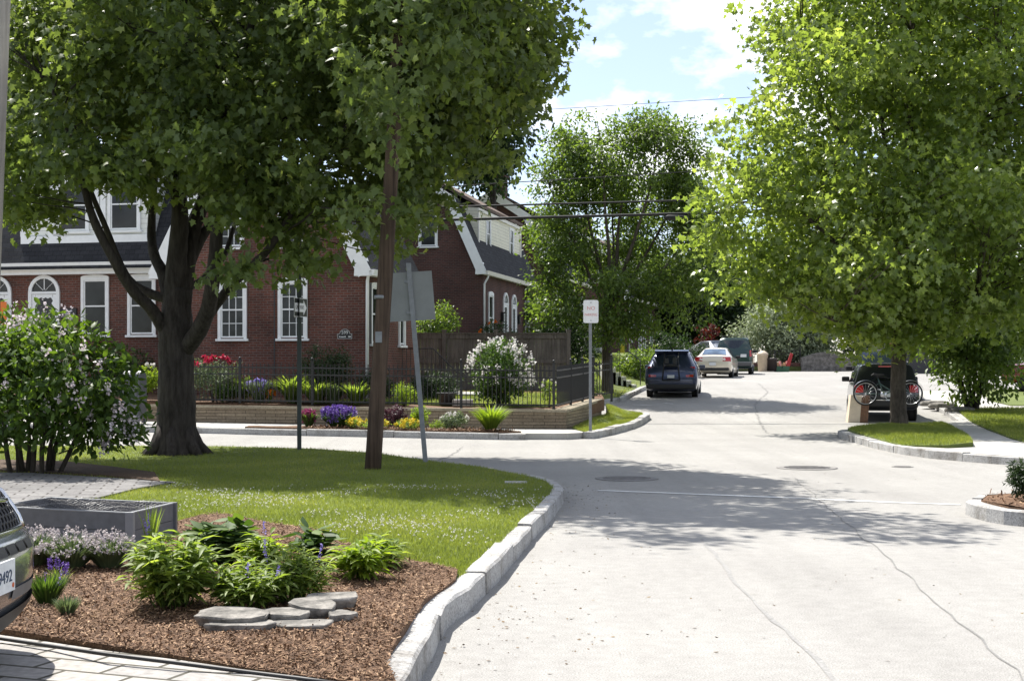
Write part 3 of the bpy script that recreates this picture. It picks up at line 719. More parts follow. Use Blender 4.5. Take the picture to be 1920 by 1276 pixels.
metal_fence('black metal gate section set back beside the sloping fence', Vector((2.25, 38.7)), Vector((2.75, 39.3)), .75, .78, 1.0, [1.0])
metal_fence('black metal side fence running back towards the row house', fa + Vector((.05, .15)), Vector((-9.7, 40.2)), .70, .8, 1.0, [.5])
M_fwood = bark_mat('weathered_wood', (.08, .072, .068), (.15, .138, .13), .06)
wf = thing('wooden_fence', 'tall weathered grey brown board fence behind the white flowering bush', 'fence', (1.75, 44, .85))
xs0 = -5.1
mb = MB(); x = xs0
while x < -.05:
    wd_ = random.uniform(.125, .145); mb.box(x, x + wd_ - .006, -.012 + random.uniform(-.003, .003), .012, .05, 1.66); x += wd_
mb.build('boards', M_fwood, wf)
mb = MB()
for z0, z1 in ((.0, .14), (.86, .98), (1.62, 1.76)): mb.box(xs0, 0, -.045, -.016, z0, z1)
mb.box(xs0, 0, -.08, .06, 1.762, 1.795); mb.build('rail', M_fwood, wf)
for x in (xs0, -3.85, -2.25, 0):
    mb = MB(); mb.box(x - .06, x + .06, -.085, .035, -.4, 1.84); mb.box(x - .08, x + .08, -.105, .055, 1.841, 1.89); mb.build('post', M_fwood, wf)
# iron handrail of the side stoop
hr = thing('handrail', 'black iron stair railing with a curled end beside the brick house corner', 'handrail', (-3.05, 39.6, .6))
mb = MB(); top = [(0, 0, 1.5), (.85, 0, 1.5), (1.15, 0, 1.2), (1.5, 0, .85), (1.78, 0, .75), (1.86, 0, .86), (1.78, 0, .95), (1.7, 0, .88)]
mb.tube(top, .016, 6); mb.tube([(0, 0, .75), (.85, 0, .75), (1.5, 0, .3)], .01, 6); mb.build('rail', M_black, hr)
mb = MB()
for k in range(15):
    x = k * .115; zt = np.interp(x, [0, .85, 1.5, 1.8], [1.5, 1.5, .85, .75]); zb0 = np.interp(x, [0, .85, 1.5, 1.8], [.7, .7, .2, 0]); mb.beam((x, 0, zb0 - .1), (x, 0, zt), .014, .014)
mb.build('balusters', M_black, hr)

# ------------------------------------------------------------------ poles, signs, wires
M_pole = bark_mat('utility_pole_wood', (.03, .02, .015), (.12, .084, .062), .03)
M_pole2 = bark_mat('grey_pole_wood', (.22, .2, .175), (.34, .315, .28), .03)
M_galv = plain('galvanised_steel', (.20, .21, .22), .5, .5, .15, 12)
M_signback = plain('sign_back', (.19, .2, .195), .5, .3, .1, 4)
M_signw = plain('sign_white', (.74, .75, .76), .4, var=.05, scale=9)
M_red = plain('faded_red_lettering', (.62, .25, .24), .5, var=.1)
p0 = Gz(697, 881, .15)
up = thing('utility_pole', 'tall brown wooden utility pole standing on the lawn under the maple', 'utility pole', p0)
mb = MB(); tp_ = []; rr = []
for i in range(16):
    t = i / 15; tp_.append((.64 * t + .02 * sin(t * 5), .0, 11 * t - .2)); rr.append(.115 - .04 * t)
mb.tube(tp_, rr, 14, wob=.03); mb.build('shaft', M_pole, up)
mb = MB(); mb.box(.06, .15, -.118, -.10, 1.75, 1.9); mb.build('pole_tag', M_galv, up)
mb = MB(); mb.lathe([(.106, 2.35), (.111, 2.36), (.111, 2.39), (.106, 2.4)], 14, (.14, 0, 0)); mb.build('steel_band', M_galv, up)
mb = MB(); mb.beam((.6 - 1.1, 0, 10.2), (.6 + 1.1, 0, 10.2), .1, .12); mb.build('crossarm', M_pole, up)
lp = thing('utility_pole', 'weathered grey wooden pole at the left edge of the photo', 'utility pole', (-5.0, 12.6, .15))
mb = MB(); mb.tube([(-.11, 0, -.2), (-.05, 0, 1.2), (.27, 0, 9.5)], [.125, .12, .10], 12, wob=.03); mb.build('shaft', M_pole2, lp)
lp.location = (W(-22, 440, 13.0).x, 13.0, .12)

def upost(par, h, w_=.06, lean=(0, 0)):
    mb = MB(); L = Vector((lean[0], lean[1], h)); n = 10
    for a, b, c, d in ((-w_ / 2, w_ / 2, -.004, .004), (-w_ / 2, -w_ / 2 + .008, .004, .03), (w_ / 2 - .008, w_ / 2, .004, .03)):
        vs = [(x, y, -.2) for x, y in ((a, c), (b, c), (b, d), (a, d))] + [(x + L.x, y + L.y, h) for x, y in ((a, c), (b, c), (b, d), (a, d))]
        mb.add(vs, [(0, 1, 2, 3), (4, 5, 6, 7), (0, 1, 5, 4), (1, 2, 6, 5), (2, 3, 7, 6), (3, 0, 4, 7)])
    return mb.build('post', M_galv, par)
def rrect(w_, h, r, n=5):
    P = []
    for cx_, cz, t0 in ((w_ / 2 - r, h / 2 - r, 0), (-w_ / 2 + r, h / 2 - r, pi / 2), (-w_ / 2 + r, -h / 2 + r, pi), (w_ / 2 - r, -h / 2 + r, 1.5 * pi)):
        P += [(cx_ + r * cos(t0 + pi / 2 * k / n), cz + r * sin(t0 + pi / 2 * k / n)) for k in range(n + 1)]
    return P
def plate(name, par, outline, loc, rotz, mat, th=.004, tilt=0):
    mb = MB(); mb.prism(outline, 'y', -th / 2, th / 2); o = mb.build(name, mat, par); o.location = loc; o.rotation_euler = (0, tilt, rotz); return o
# NO PARKING
b0 = Gz(1107, 808, .15); s = thing('no_parking_sign', 'white no parking sign with faded red lettering on a steel post', 'road sign', b0)
upost(s, 2.9, .065)
pl_ = plate('sign_plate', s, rrect(.335, .51, .045), (.01, -.02, 2.66), 0, M_signw)
text('lettering', 'NO', .115, M_red, pl_, (0, -.004, .07), (pi / 2, 0, 0), .001); text('lettering', 'PARKING', .085, M_red, pl_, (0, -.004, -.075), (pi / 2, 0, 0), .001, sx=.8)
mb = MB(); mb.lathe([(.012, -.008), (.012, -.002)], 8, (0, 0, .2), 'y'); mb.lathe([(.012, -.008), (.012, -.002)], 8, (0, 0, -.2), 'y'); mb.build('bolt', M_galv, pl_)
# ONE WAY post
b0 = Gz(561, 843, .16); s = thing('one_way_sign', 'small one way arrow sign and a turned stop sign on a green steel post', 'road sign', b0)
M_gpost = plain('dark_green_steel', (.05, .06, .055), .5, .4)
o_ = upost(s, 3.75, .07); o_.data.materials[0] = M_gpost
oc = [(.38 * cos(pi / 8 + k * pi / 4), .38 * sin(pi / 8 + k * pi / 4)) for k in range(8)]
plate('stop_plate', s, oc, (-.02, -.045, 3.32), radians(86), M_signback)
ow = plate('sign_plate', s, rrect(.46, .32, .02), (.03, -.06, 2.42), radians(70), plain('sign_black', (.03, .033, .03), .4))
mb = MB()
mb.prism([(-.2, -.075), (.1, -.075), (.1, -.13), (.215, 0), (.1, .13), (.1, .075), (-.2, .075)], 'y', -.0045, -.002); ar = mb.build('arrow', M_signw, ow)
text('lettering', 'ONE WAY', .1, M_black, ar, (-.03, -.005, 0), (pi / 2, 0, 0), .001, sx=.62)
mb = MB()
for P_, Q_ in (((-.225, -.155), (.225, -.155)), ((.225, -.155), (.225, .155)), ((.225, .155), (-.225, .155)), ((-.225, .155), (-.225, -.155))): mb.beam((P_[0], -.003, P_[1]), (Q_[0], -.003, Q_[1]), .006, .008)
mb.build('sign_border', M_signw, ow)
ow2 = plate('back_plate', s, rrect(.46, .32, .02), (-.05, .05, 2.42), radians(-70), M_dark)
# leaning post with the large blank sign back
b0 = Gz(800, 868, .15); s = thing('large_sign', 'large grey blank back of a road sign on a leaning steel post', 'road sign', b0)
upost(s, 2.95, .07, (-.27, 0))
q = [(-.30, -.34), (.40, -.30), (.34, .42), (-.27, .38)]
plate('sign_plate', s, q, (-.27, .035, 2.42), radians(3), M_signback, .005)
mb = MB(); mb.box(-.33, -.2, .012, .03, 2.66, 2.7); mb.box(-.3, -.16, .012, .03, 2.2, 2.24); mb.build('bracket', M_galv, s)

M_wire = plain('cable_black', (.01, .01, .011), .6)
def cable(name, label, a, b, r, sag, par=None):
    mb = MB(); n = 24
    mb.tube([Vector(a).lerp(Vector(b), i / n) - Vector((0, 0, sag * 4 * (i / n) * (1 - i / n))) for i in range(n + 1)], r, 6); o = mb.build(name, M_wire, par)
    if label: tag(o, label, 'cable', 'overhead cables')
    return o
def span(p, q, y0, y1, ext=14):
    a, b = W(*p, y0), W(*q, y1); d = (b - a).normalized(); return a - d * ext, b + d * ext
a, b = span((640, 417), (1310, 400), 42, 42); tc_ = cable('overhead_cable', 'thick lower black cable carrying a splice case across the street', a, b, .046, 0)
p = W(1268, 408, 42); mb = MB(); mb.lathe([(.02, -.36), (.07, -.33), (.085, -.25), (.085, .25), (.07, .33), (.02, .36)], 12, p - Vector((0, .02, .0)), 'x'); mb.build('splice_case', M_wire, tc_)
a, b = span((640, 393), (1310, 375), 42, 42); cable('overhead_cable', 'second black cable just above the thick one', a, b, .029, 0)
a, b = span((945, 343), (1340, 319), 43, 44); cable('overhead_cable', 'thin wire crossing in front of the middle tree top', a, b, .014, 0)
a, b = span((1000, 207), (1380, 184), 44, 46); cable('overhead_cable', 'highest faint wire against the white clouds', a, b, .008, 0)
# ------------------------------------------------------------------ vehicles
def paint(name, c, metal=.35, rough=.3):
    m = plain(name, c, rough, metal, .03, 2, coat=.8); return m
M_tyre = plain('tyre_rubber', (.016, .016, .016), .85, var=.2)
M_rim = plain('alloy_rim', (.4, .41, .42), .3, .8)
M_plast = plain('black_plastic', (.014, .014, .015), .55)
M_cglass = glass_mat('car_glass', (.012, .015, .018), .04)
M_cglass_b = glass_mat('blue_tinted_glass', (.05, .075, .11), .05)
M_tail = plain('red_tail_lamp', (.42, .012, .012), .2, var=.1, coat=1)
M_lens = plain('clear_lens', (.6, .55, .52), .15, coat=1)
M_chrome = plain('chrome', (.6, .6, .61), .12, 1.0, .02)
M_plate = plain('number_plate', (.62, .64, .66), .4, var=.1, scale=30)
def car_loft(stations):
    """station: (y, zbottom, half width, zbelt, zroof, roof half width)"""
    rows = []
    for (y, zb, w_, zk, zr, wr) in stations:
        half = [(0, zb), (w_ * .82, zb), (w_ * .95, zb + .07), (w_ * .995, zb + (zk - zb) * .35), (w_, zb + (zk - zb) * .68), (w_ * .965, zk), (wr + .02, zr - .075 if zr - zk > .12 else zk + (zr - zk) * .5), (wr - .07, zr - .012), (wr * .5, zr + .012), (0, zr + .02)]
        ring = [(x, y, z) for x, z in half] + [(-x, y, z) for x, z in reversed(half[1:-1])]
        rows.append(ring)
    return rows
def car_body(par, stations, mat):
    rows = car_loft(stations); mb = MB(); n = len(rows[0])
    mb.grid([r + [r[0]] for r in rows]); mb2 = MB()
    k = n
    vs = [p for r in rows for p in r]
    fs = [(i * k + j, i * k + (j + 1) % k, (i + 1) * k + (j + 1) % k, (i + 1) * k + j) for i in range(len(rows) - 1) for j in range(k)]
    fs += [tuple(range(k)), tuple((len(rows) - 1) * k + j for j in range(k - 1, -1, -1))]
    b = MB(); b.add(vs, fs, True); o = b.build('body', mat, par, subsurf=0)
    m = o.modifiers.new('Edge', 'EDGE_SPLIT'); m.split_angle = radians(38)
    return o
def wheel(par, x, y, r, w_=.21):
    s = 1 if x > 0 else -1
    mb = MB(); prof = [(r * .62, -w_ / 2), (r * .92, -w_ / 2), (r, -w_ * .32), (r, w_ * .32), (r * .92, w_ / 2), (r * .62, w_ / 2)]
    mb.lathe(prof, 22, (x, y, r), 'x'); wo_ = mb.build('wheel', M_tyre, par)
    mb = MB(); xx = x + s * (w_ / 2 - .03)
    mb.lathe([(r * .62, 0), (r * .6, s * .03), (r * .5, s * .01), (.05, s * .02), (.03, s * .03)], 20, (xx, y, r), 'x')
    for k in range(5):
        t = 2 * pi * k / 5; mb.beam((xx + s * .03, y + .05 * cos(t), r + .05 * sin(t)), (xx + s * .025, y + r * .58 * cos(t), r + r * .58 * sin(t)), .05, .03)
    mb.build('rim', M_rim, wo_)
    mb = MB(); mb.lathe([(r * 1.13, 0), (r * 1.13, s * .03)], 22, (x + s * (w_ / 2 - .05), y, r + .01), 'x'); mb.build('wheel_arch', M_plast, wo_)
def quadpatch(q, off, n=1, bul=0.0):
    """q: 4 corners (a,b,c,d); returns MB with a slab pushed out by off along its normal"""
    a, b, c, d = [Vector(p) for p in q]; N = (b - a).cross(d - a).normalized()
    mb = MB(); k = 6; P = []
    for i in range(k + 1):
        row = []
        for j in range(k + 1):
            u, v = i / k, j / k; p = (a.lerp(b, u)).lerp(d.lerp(c, u), v); row.append(p + N * (off + bul * (4 * u * (1 - u))))
        P.append(row)
    mb.grid(P)
    ring = [P[i][0] for i in range(k + 1)] + [P[k][j] for j in range(1, k + 1)] + [P[i][k] for i in range(k - 1, -1, -1)] + [P[0][j] for j in range(k - 1, 0, -1)]
    m = len(ring); mb.add(ring + [p - N * .03 for p in ring], [(i, (i + 1) % m, (i + 1) % m + m, i + m) for i in range(m)])
    return mb
def inset(q, m):
    c = sum((Vector(p) for p in q), Vector()) / 4; return [tuple(Vector(p).lerp(c, m)) for p in q]
def generic_car(name, label, loc, rotz, st, mat, r=.34, wy=(.85, 3.5), tw=.78, glass=None, side=None, rear=None, front=None, group='cars parked along the street', mirror_y=None, plate_z=None, plate_y=-.01, cat='car'):
    g = glass or M_cglass
    c = thing(name, label, cat, loc, rotz, group)
    body = car_body(c, st, mat)
    for y in wy:
        for s_ in (-1, 1): wheel(c, s_ * tw, y, r)
    if rear: quadpatch(rear, .004, bul=.02).build('rear_window', g, c)
    if front: quadpatch(front, .004, bul=.02).build('windscreen', g, c)
    for q in side or []:
        for s_ in (-1, 1):
            qq = [(s_ * p[0], p[1], p[2]) for p in q]
            if s_ < 0: qq = [qq[1], qq[0], qq[3], qq[2]]
            quadpatch(qq, .006).build('side_window', g, c)
    return c
def mirrors(c, x, y, z, mat):
    for s_ in (-1, 1):
        mb = MB(); mb.box(s_ * (x + .05) - .11, s_ * (x + .05) + .11, y - .05, y + .07, z - .075, z + .075); mb.build('wing_mirror', mat, c, bevel=.03)
def lic(c, x, y, z, txt=None, rx=0):
    mb = MB(); mb.box(-.155, .155, -.006, .006, -.078, .078); p = mb.build('number_plate', M_plate, c); p.location = (x, y, z); p.rotation_euler = (rx, 0, 0); return p
def lamp(c, q, mat=None, off=.008, name='tail_lamp'):
    for s_ in (-1, 1):
        qq = [(s_ * p[0], p[1], p[2]) for p in q]
        if s_ < 0: qq = [qq[1], qq[0], qq[3], qq[2]]
        quadpatch(qq, off, bul=.015).build(name, mat or M_tail, c)
def rackbars(par, w_, y0, y1, z):
    for s_ in (-1, 1):
        mb = MB(); mb.tube([(s_ * w_, y0, z - .05), (s_ * w_, y0 + .08, z), (s_ * w_, y1 - .08, z), (s_ * w_, y1, z - .05)], .018, 6); mb.build('roof_rail', M_plast, par)

# --- dark blue hatchback SUV
p = W(1258, 746, 50); rz = radians(-9.5)
st = [(0.0, .42, .74, .70, .72, .68), (.03, .36, .86, .80, .84, .78), (.09, .30, .91, .96, 1.02, .80), (.2, .27, .925, 1.05, 1.12, .77), (.42, .24, .93, 1.07, 1.42, .67), (.62, .22, .93, 1.07, 1.62, .61), (1.3, .2, .935, 1.05, 1.68, .62), (2.1, .2, .935, 1.03, 1.68, .62), (2.6, .2, .93, 1.01, 1.58, .60), (3.35, .2, .92, .99, 1.04, .72), (4.2, .24, .88, .86, .90, .7), (4.45, .32, .74, .7, .72, .5)]
M_navy = paint('navy_paint', (.04, .052, .10), .55, .3)
c = generic_car('blue_suv', 'dark blue hatchback SUV with a rack folded on its tailgate, nearest on the left kerb', (p.x, p.y, T1(p.x, p.y)), rz, st, M_navy, .36, (.95, 3.6), .80,
    rear=[(-.62, .24, 1.14), (.62, .24, 1.14), (.50, .56, 1.53), (-.50, .56, 1.53)],
    side=[[(.905, .75, 1.09), (.91, 1.75, 1.07), (.63, 1.7, 1.6), (.63, .85, 1.58)], [(.91, 1.85, 1.07), (.90, 2.95, 1.04), (.63, 2.45, 1.56), (.63, 1.8, 1.6)]],
    front=[(.66, 3.2, 1.06), (-.66, 3.2, 1.06), (-.56, 2.62, 1.54), (.56, 2.62, 1.54)])
mirrors(c, .95, 2.7, 1.1, M_navy); rackbars(c, .58, .8, 2.6, 1.73)
lamp(c, [(.36, .115, .98), (.84, .12, .97), (.82, .2, 1.10), (.42, .19, 1.05)]); lamp(c, [(.52, -.015, .74), (.78, .02, .74), (.78, .04, .83), (.52, .0, .81)])
mb = MB(); mb.box(-.87, .87, -.03, .12, .31, .5); mb.build('bumper', M_plast, c, bevel=.05)
mb = MB(); mb.box(-.84, .84, -.02, .05, .66, .70); mb.build('bumper_step', M_navy, c, bevel=.02)
lp_ = lic(c, 0, -.075, .76); lp_.scale = (.8, 1, .7)
mb = MB(); mb.prism([(.6, 1.655), (.78, 1.70), (.86, 1.70), (.9, 1.69)], 'x', -.02, .02); mb.prism([(.7, 1.69), (.82, 1.69), (.8, 1.80), (.77, 1.80)], 'x', -.025, .025); mb.build('roof_fin', M_plast, c)
mb = MB(); mb.prism([(.5, 1.59), (.66, 1.64), (.66, 1.70), (.46, 1.66)], 'x', -.6, .6); mb.build('spoiler', M_navy, c)
# carrier folded against the tailgate
bk = thing('bike_carrier', 'black folded bike carrier strapped to the blue SUV tailgate', 'bike rack', (p.x, p.y, T1(p.x, p.y)), rz)
mb = MB()
for s_ in (-1, 1): mb.tube([(s_ * .25, .5, 1.64), (s_ * .24, .2, 1.35), (s_ * .26, .02, 1.1), (s_ * .3, -.06, .62)], .022, 8)
mb.tube([(-.26, .02, 1.12), (.26, .02, 1.12)], .022, 8); mb.tube([(-.3, -.06, .63), (.3, -.06, .63)], .022, 8); mb.tube([(-.24, .12, 1.3), (-.1, .04, 1.5), (.1, .04, 1.5), (.24, .12, 1.3)], .02, 8); mb.build('frame', M_plast, bk)
mb = MB(); mb.box(-.2, .2, .02, .1, 1.14, 1.2); mb.box(-.22, -.08, -.02, .06, 1.22, 1.4); mb.box(.06, .2, -.02, .06, 1.2, 1.42); mb.build('cradle', M_dark, bk, bevel=.01)

# --- cream saloon
p = W(1336, 709, 68); rz = radians(-13.5); M_creamcar = paint('champagne_paint', (.62, .565, .46), .25, .32)
st = [(0.0, .46, .66, .72, .75, .6), (.03, .4, .82, .84, .9, .7), (.08, .34, .88, .96, 1.03, .74), (.2, .28, .9, 1.0, 1.07, .76), (.65, .24, .91, 1.01, 1.08, .74), (1.0, .22, .91, 1.0, 1.25, .66), (1.38, .2, .91, .98, 1.42, .56), (2.0, .2, .91, .97, 1.47, .57), (2.6, .2, .91, .95, 1.44, .57), (3.55, .2, .9, .93, .98, .7), (4.5, .24, .86, .8, .84, .66), (4.8, .34, .7, .66, .68, .5)]
c = generic_car('cream_sedan', 'cream four door sedan with round reversing lamps between the blue SUV and green van', (p.x, p.y, T1(p.x, p.y)), rz, st, M_creamcar, .33, (1.05, 3.8), .79, M_cglass,
    rear=[(-.58, .72, 1.12), (.58, .72, 1.12), (.5, 1.3, 1.385), (-.5, 1.3, 1.385)],
    side=[[(.89, 1.35, 1.01), (.895, 2.0, 1.0), (.6, 2.0, 1.4), (.59, 1.6, 1.38)], [(.895, 2.1, 1.0), (.885, 3.1, .97), (.6, 2.62, 1.38), (.6, 2.1, 1.4)]],
    front=[(.64, 3.42, 1.0), (-.64, 3.42, 1.0), (-.5, 2.68, 1.41), (.5, 2.68, 1.41)])
for ch in c.children:
    if ch.name.startswith('rear_window'): ch.data.materials[0] = M_cglass_b
mirrors(c, .93, 2.95, 1.02, M_plast)
lamp(c, [(.44, .02, .80), (.87, .04, .80), (.85, .1, 1.02), (.47, .07, .99)])
for s_ in (-1, 1):
    mb = MB(); mb.lathe([(.055, -.03), (.06, .02)], 14, (s_ * .56, .01, .89), 'y'); mb.build('reversing_lamp', M_lens, c)
mb = MB(); mb.box(-.78, .78, -.03, .1, .36, .5); mb.build('bumper', M_plast, c, bevel=.04)
lic(c, 0, -.012, .68); mb = MB(); mb.box(-.185, .185, -.01, .004, .58, .59); mb.box(-.185, .185, -.01, .004, .77, .78); mb.build('plate_frame', M_dark, c)
mb = MB(); mb.box(-.42, .42, .03, .05, .9, .925); mb.build('boot_trim', M_creamcar, c)

# --- green van
p = W(1376, 703, 75); rz = radians(-11); M_gvan = paint('dark_green_paint', (.010, .034, .028), .3, .3)
st = [(0, .5, .8, .8, .84, .74), (.03, .45, .9, 1.05, 1.1, .86), (.08, .38, .94, 1.2, 1.28, .86), (.2, .34, .96, 1.22, 1.8, .76), (.32, .32, .965, 1.22, 1.94, .72), (1.2, .3, .965, 1.2, 1.97, .73), (3.0, .3, .96, 1.18, 1.95, .72), (3.4, .3, .95, 1.15, 1.75, .68), (4.0, .3, .93, 1.1, 1.16, .75), (4.6, .36, .86, .9, .95, .7), (4.75, .42, .7, .75, .78, .6)]
c = generic_car('green_van', 'dark green minivan with a roof rack, parked last in the left hand row', (p.x, p.y, T1(p.x, p.y)), rz, st, M_gvan, .35, (1.0, 3.9), .83,
    rear=[(-.76, .1, 1.27), (.76, .1, 1.27), (.68, .21, 1.8), (-.68, .21, 1.8)],
    side=[[(.94, .4, 1.25), (.945, 1.7, 1.24), (.74, 1.7, 1.87), (.74, .45, 1.86)], [(.945, 1.8, 1.24), (.93, 3.3, 1.2), (.73, 3.0, 1.84), (.74, 1.8, 1.87)]],
    front=[(.7, 3.9, 1.2), (-.7, 3.9, 1.2), (-.62, 3.42, 1.7), (.62, 3.42, 1.7)])
mirrors(c, .98, 3.2, 1.25, M_plast); rackbars(c, .62, .4, 2.8, 2.03)
for y in (.5, 1.2): mb = MB(); mb.beam((-.62, y, 2.05), (.62, y, 2.05), .04, .03); mb.build('roof_bar', M_chrome, c)
lamp(c, [(.82, .0, .95), (.925, .06, .95), (.9, .12, 1.28), (.82, .06, 1.28)])
mb = MB(); mb.box(-.92, .92, -.06, .1, .45, .66); mb.build('bumper', plain('grey_bumper', (.07, .07, .075), .6), c, bevel=.04)
mb = MB(); mb.box(-.92, .92, -.063, .0, .63, .68); mb.build('bumper_strip', M_galv, c, bevel=.01)
pp = lic(c, .5, -.012, 1.0)
mb = MB(); mb.tube([(-.3, .12, .3), (-.3, -.06, .3)], .03, 8); mb.build('exhaust', M_dark, c)

# --- silver car in the driveway further back
p = W(1322, 650, 86); M_silver = paint('silver_paint', (.2, .21, .22), .6, .3)
st0 = [(0.0, .46, .66, .72, .75, .6), (.08, .34, .88, .96, 1.03, .74), (.65, .24, .91, 1.01, 1.08, .74), (1.38, .2, .91, .98, 1.42, .56), (2.6, .2, .91, .95, 1.44, .57), (3.55, .2, .9, .93, .98, .7), (4.5, .24, .86, .8, .84, .66), (4.8, .34, .7, .66, .68, .5)]
zc = 1.8
c = generic_car('silver_sedan', 'silver sedan in the raised driveway half hidden behind the cream car', (p.x, 90, zc), radians(-158), st0, M_silver, .33, (1.05, 3.8), .79, M_cglass,
    rear=[(-.58, .72, 1.12), (.58, .72, 1.12), (.5, 1.3, 1.385), (-.5, 1.3, 1.385)], side=[[(.89, 1.4, 1.01), (.885, 3.1, .97), (.6, 2.62, 1.38), (.59, 1.6, 1.38)]],
    front=[(.64, 3.42, 1.0), (-.64, 3.42, 1.0), (-.5, 2.68, 1.41), (.5, 2.68, 1.41)])
mirrors(c, .93, 2.95, 1.02, M_silver)

# --- black jeep-like SUV on the right with things round it
def boxy(name, label, loc, rz, mat, top=1.62, wid=.9, belt=1.08):
    st = [(0, .5, .78, .78, .82, .72), (.03, .42, wid - .04, .95, 1.0, wid - .1), (.07, .36, wid, belt - .02, belt + .04, wid - .08), (.14, .33, wid, belt, top - .2, wid - .16), (.24, .32, wid, belt, top - .02, wid - .2), (.5, .3, wid, belt, top, wid - .2), (2.3, .3, wid, belt - .02, top, wid - .2), (2.75, .3, wid, belt - .03, top - .1, wid - .2), (3.2, .3, wid - .01, belt - .05, belt + .02, wid - .16), (4.2, .36, wid - .04, belt - .12, belt - .08, wid - .2), (4.4, .42, wid - .2, .8, .84, wid - .3)]
    k = wid
    c = generic_car(name, label, loc, rz, st, mat, .36, (.9, 3.45), wid - .12,
        rear=[(-(k - .2), .085, belt + .06), (k - .2, .085, belt + .06), (k - .27, .2, top - .13), (-(k - .27), .2, top - .13)],
        side=[[(k - .02, .3, belt + .03), (k - .015, 1.2, belt + .02), (k - .19, 1.2, top - .09), (k - .19, .35, top - .1)], [(k - .015, 1.3, belt + .02), (k - .02, 2.75, belt), (k - .2, 2.5, top - .1), (k - .19, 1.3, top - .09)]],
        front=[(k - .24, 3.1, belt + .05), (-(k - .24), 3.1, belt + .05), (-(k - .28), 2.76, top - .14), (k - .28, 2.76, top - .14)])
    mirrors(c, k + .03, 2.6, belt + .1, M_plast); rackbars(c, k - .28, .4, 2.3, top + .06)
    return c
yj = 39.6; xj = 10.42; rzj = radians(-10.5); M_blk = paint('black_paint_car', (.018, .02, .026), .4, .28)
jc = boxy('black_suv', 'black boxy SUV carrying a bicycle, parked behind the tree on the grass island', (xj, yj, T1(xj, yj)), rzj, M_blk)
for y in np.arange(.45, 2.3, .3): mb = MB(); mb.beam((-.6, y, 1.655), (.6, y, 1.655), .05, .02); mb.build('roof_slat', M_galv, jc)
lamp(jc, [(.62, -.01, .82), (.86, .03, .82), (.86, .05, 1.02), (.62, .02, 1.02)])
mb = MB(); mb.box(-.2, .2, .155, .2, 1.53, 1.565); mb.build('brake_lamp', M_tail, jc)
mb = MB(); mb.box(-.86, .86, -.1, .05, .42, .62); mb.build('bumper', M_plast, jc, bevel=.04)
mb = MB(); mb.box(-.5, .5, -.105, -.0, .6, .635); mb.build('bumper_strip', M_chrome, jc, bevel=.01)
mb = MB(); mb.beam((-.28, .02, 1.3), (.1, .05, 1.22), .02, .02); mb.build('wiper', M_plast, jc)
lic(jc, 0, -.03, .78)
# bicycle hung on the back
def frame_mat4(loc, rz): return Matrix.Translation(loc) @ Matrix.Rotation(rz, 4, 'Z')
zj = T1(xj, yj)
bl = frame_mat4((xj, yj, zj), rzj) @ Vector((.02, -.36, 0))
bi = thing('bicycle', 'dark green bicycle with silver mudguards hung across the back of the black SUV', 'bicycle', bl, rzj)
M_bgreen = paint('bike_green', (.02, .06, .05), .2, .3); M_alu = plain('polished_aluminium', (.55, .56, .58), .3, .9)
R_ = .315; zc = .80
def bwheel(cx_):
    mb = MB(); n = 36
    for rad, rr_ in ((R_, .02),):
        ring = [(cx_ + rad * cos(2 * pi * k / n), 0, zc + rad * sin(2 * pi * k / n)) for k in range(n + 1)]; mb.tube(ring, rr_, 8, cap=False)
    wh = mb.build('wheel', M_tyre, bi)
    mb = MB(); ring = [(cx_ + (R_ - .026) * cos(2 * pi * k / n), 0, zc + (R_ - .026) * sin(2 * pi * k / n)) for k in range(n + 1)]; mb.tube(ring, .011, 6, cap=False)
    for k in range(16):
        t = 2 * pi * k / 16; mb.tube([(cx_ + .02 * cos(t), 0, zc + .02 * sin(t)), (cx_ + (R_ - .03) * cos(t), 0, zc + (R_ - .03) * sin(t))], .0022, 4)
    mb.tube([(cx_, -.05, zc), (cx_, .05, zc)], .022, 8); mb.build('rim', M_alu, wh)
    mb = MB(); rows = [[(cx_ + (R_ + .045) * cos(t), y, zc + (R_ + .045) * sin(t) + (.01 if y == 0 else 0)) for y in (-.035, 0, .035)] for t in np.linspace(radians(20), radians(178), 22)]; mb.grid(rows); mb.build('mudguard', M_alu, bi)
bwheel(-.60); bwheel(.60)
mb = MB(); bb = (-.12, 0, zc - .03); seat = (-.27, 0, zc + .42); head = (.38, 0, zc + .33); hl = (.42, 0, zc + .2)
mb.tube([(-.6, 0, zc), bb], .014, 8); mb.tube([bb, seat], .018, 8); mb.tube([bb, hl], .022, 8); mb.tube([(-.23, 0, zc + .28), (.1, 0, zc + .06)], .016, 8); mb.tube([(-.6, 0, zc), (-.22, 0, zc + .3)], .011, 8); mb.tube([head, hl, (.5, 0, zc + .1), (.6, 0, zc)], .014, 8)
mb.build('frame', M_bgreen, bi)
mb = MB(); mb.tube([seat, (-.3, 0, zc + .5)], .014, 8); mb.prism([(-.46, zc + .5), (-.38, zc + .56), (-.1, zc + .535), (-.1, zc + .51), (-.3, zc + .49)], 'y', -.05, .05); mb.build('saddle', M_plast, bi, bevel=.01)
mb = MB(); mb.tube([head, (.36, 0, zc + .45), (.3, -.28, zc + .5), (.2, -.3, zc + .5)], .012, 8); mb.tube([(.36, 0, zc + .45), (.3, .2, zc + .5), (.2, .22, zc + .5)], .012, 8); mb.build('handlebar', M_alu, bi)
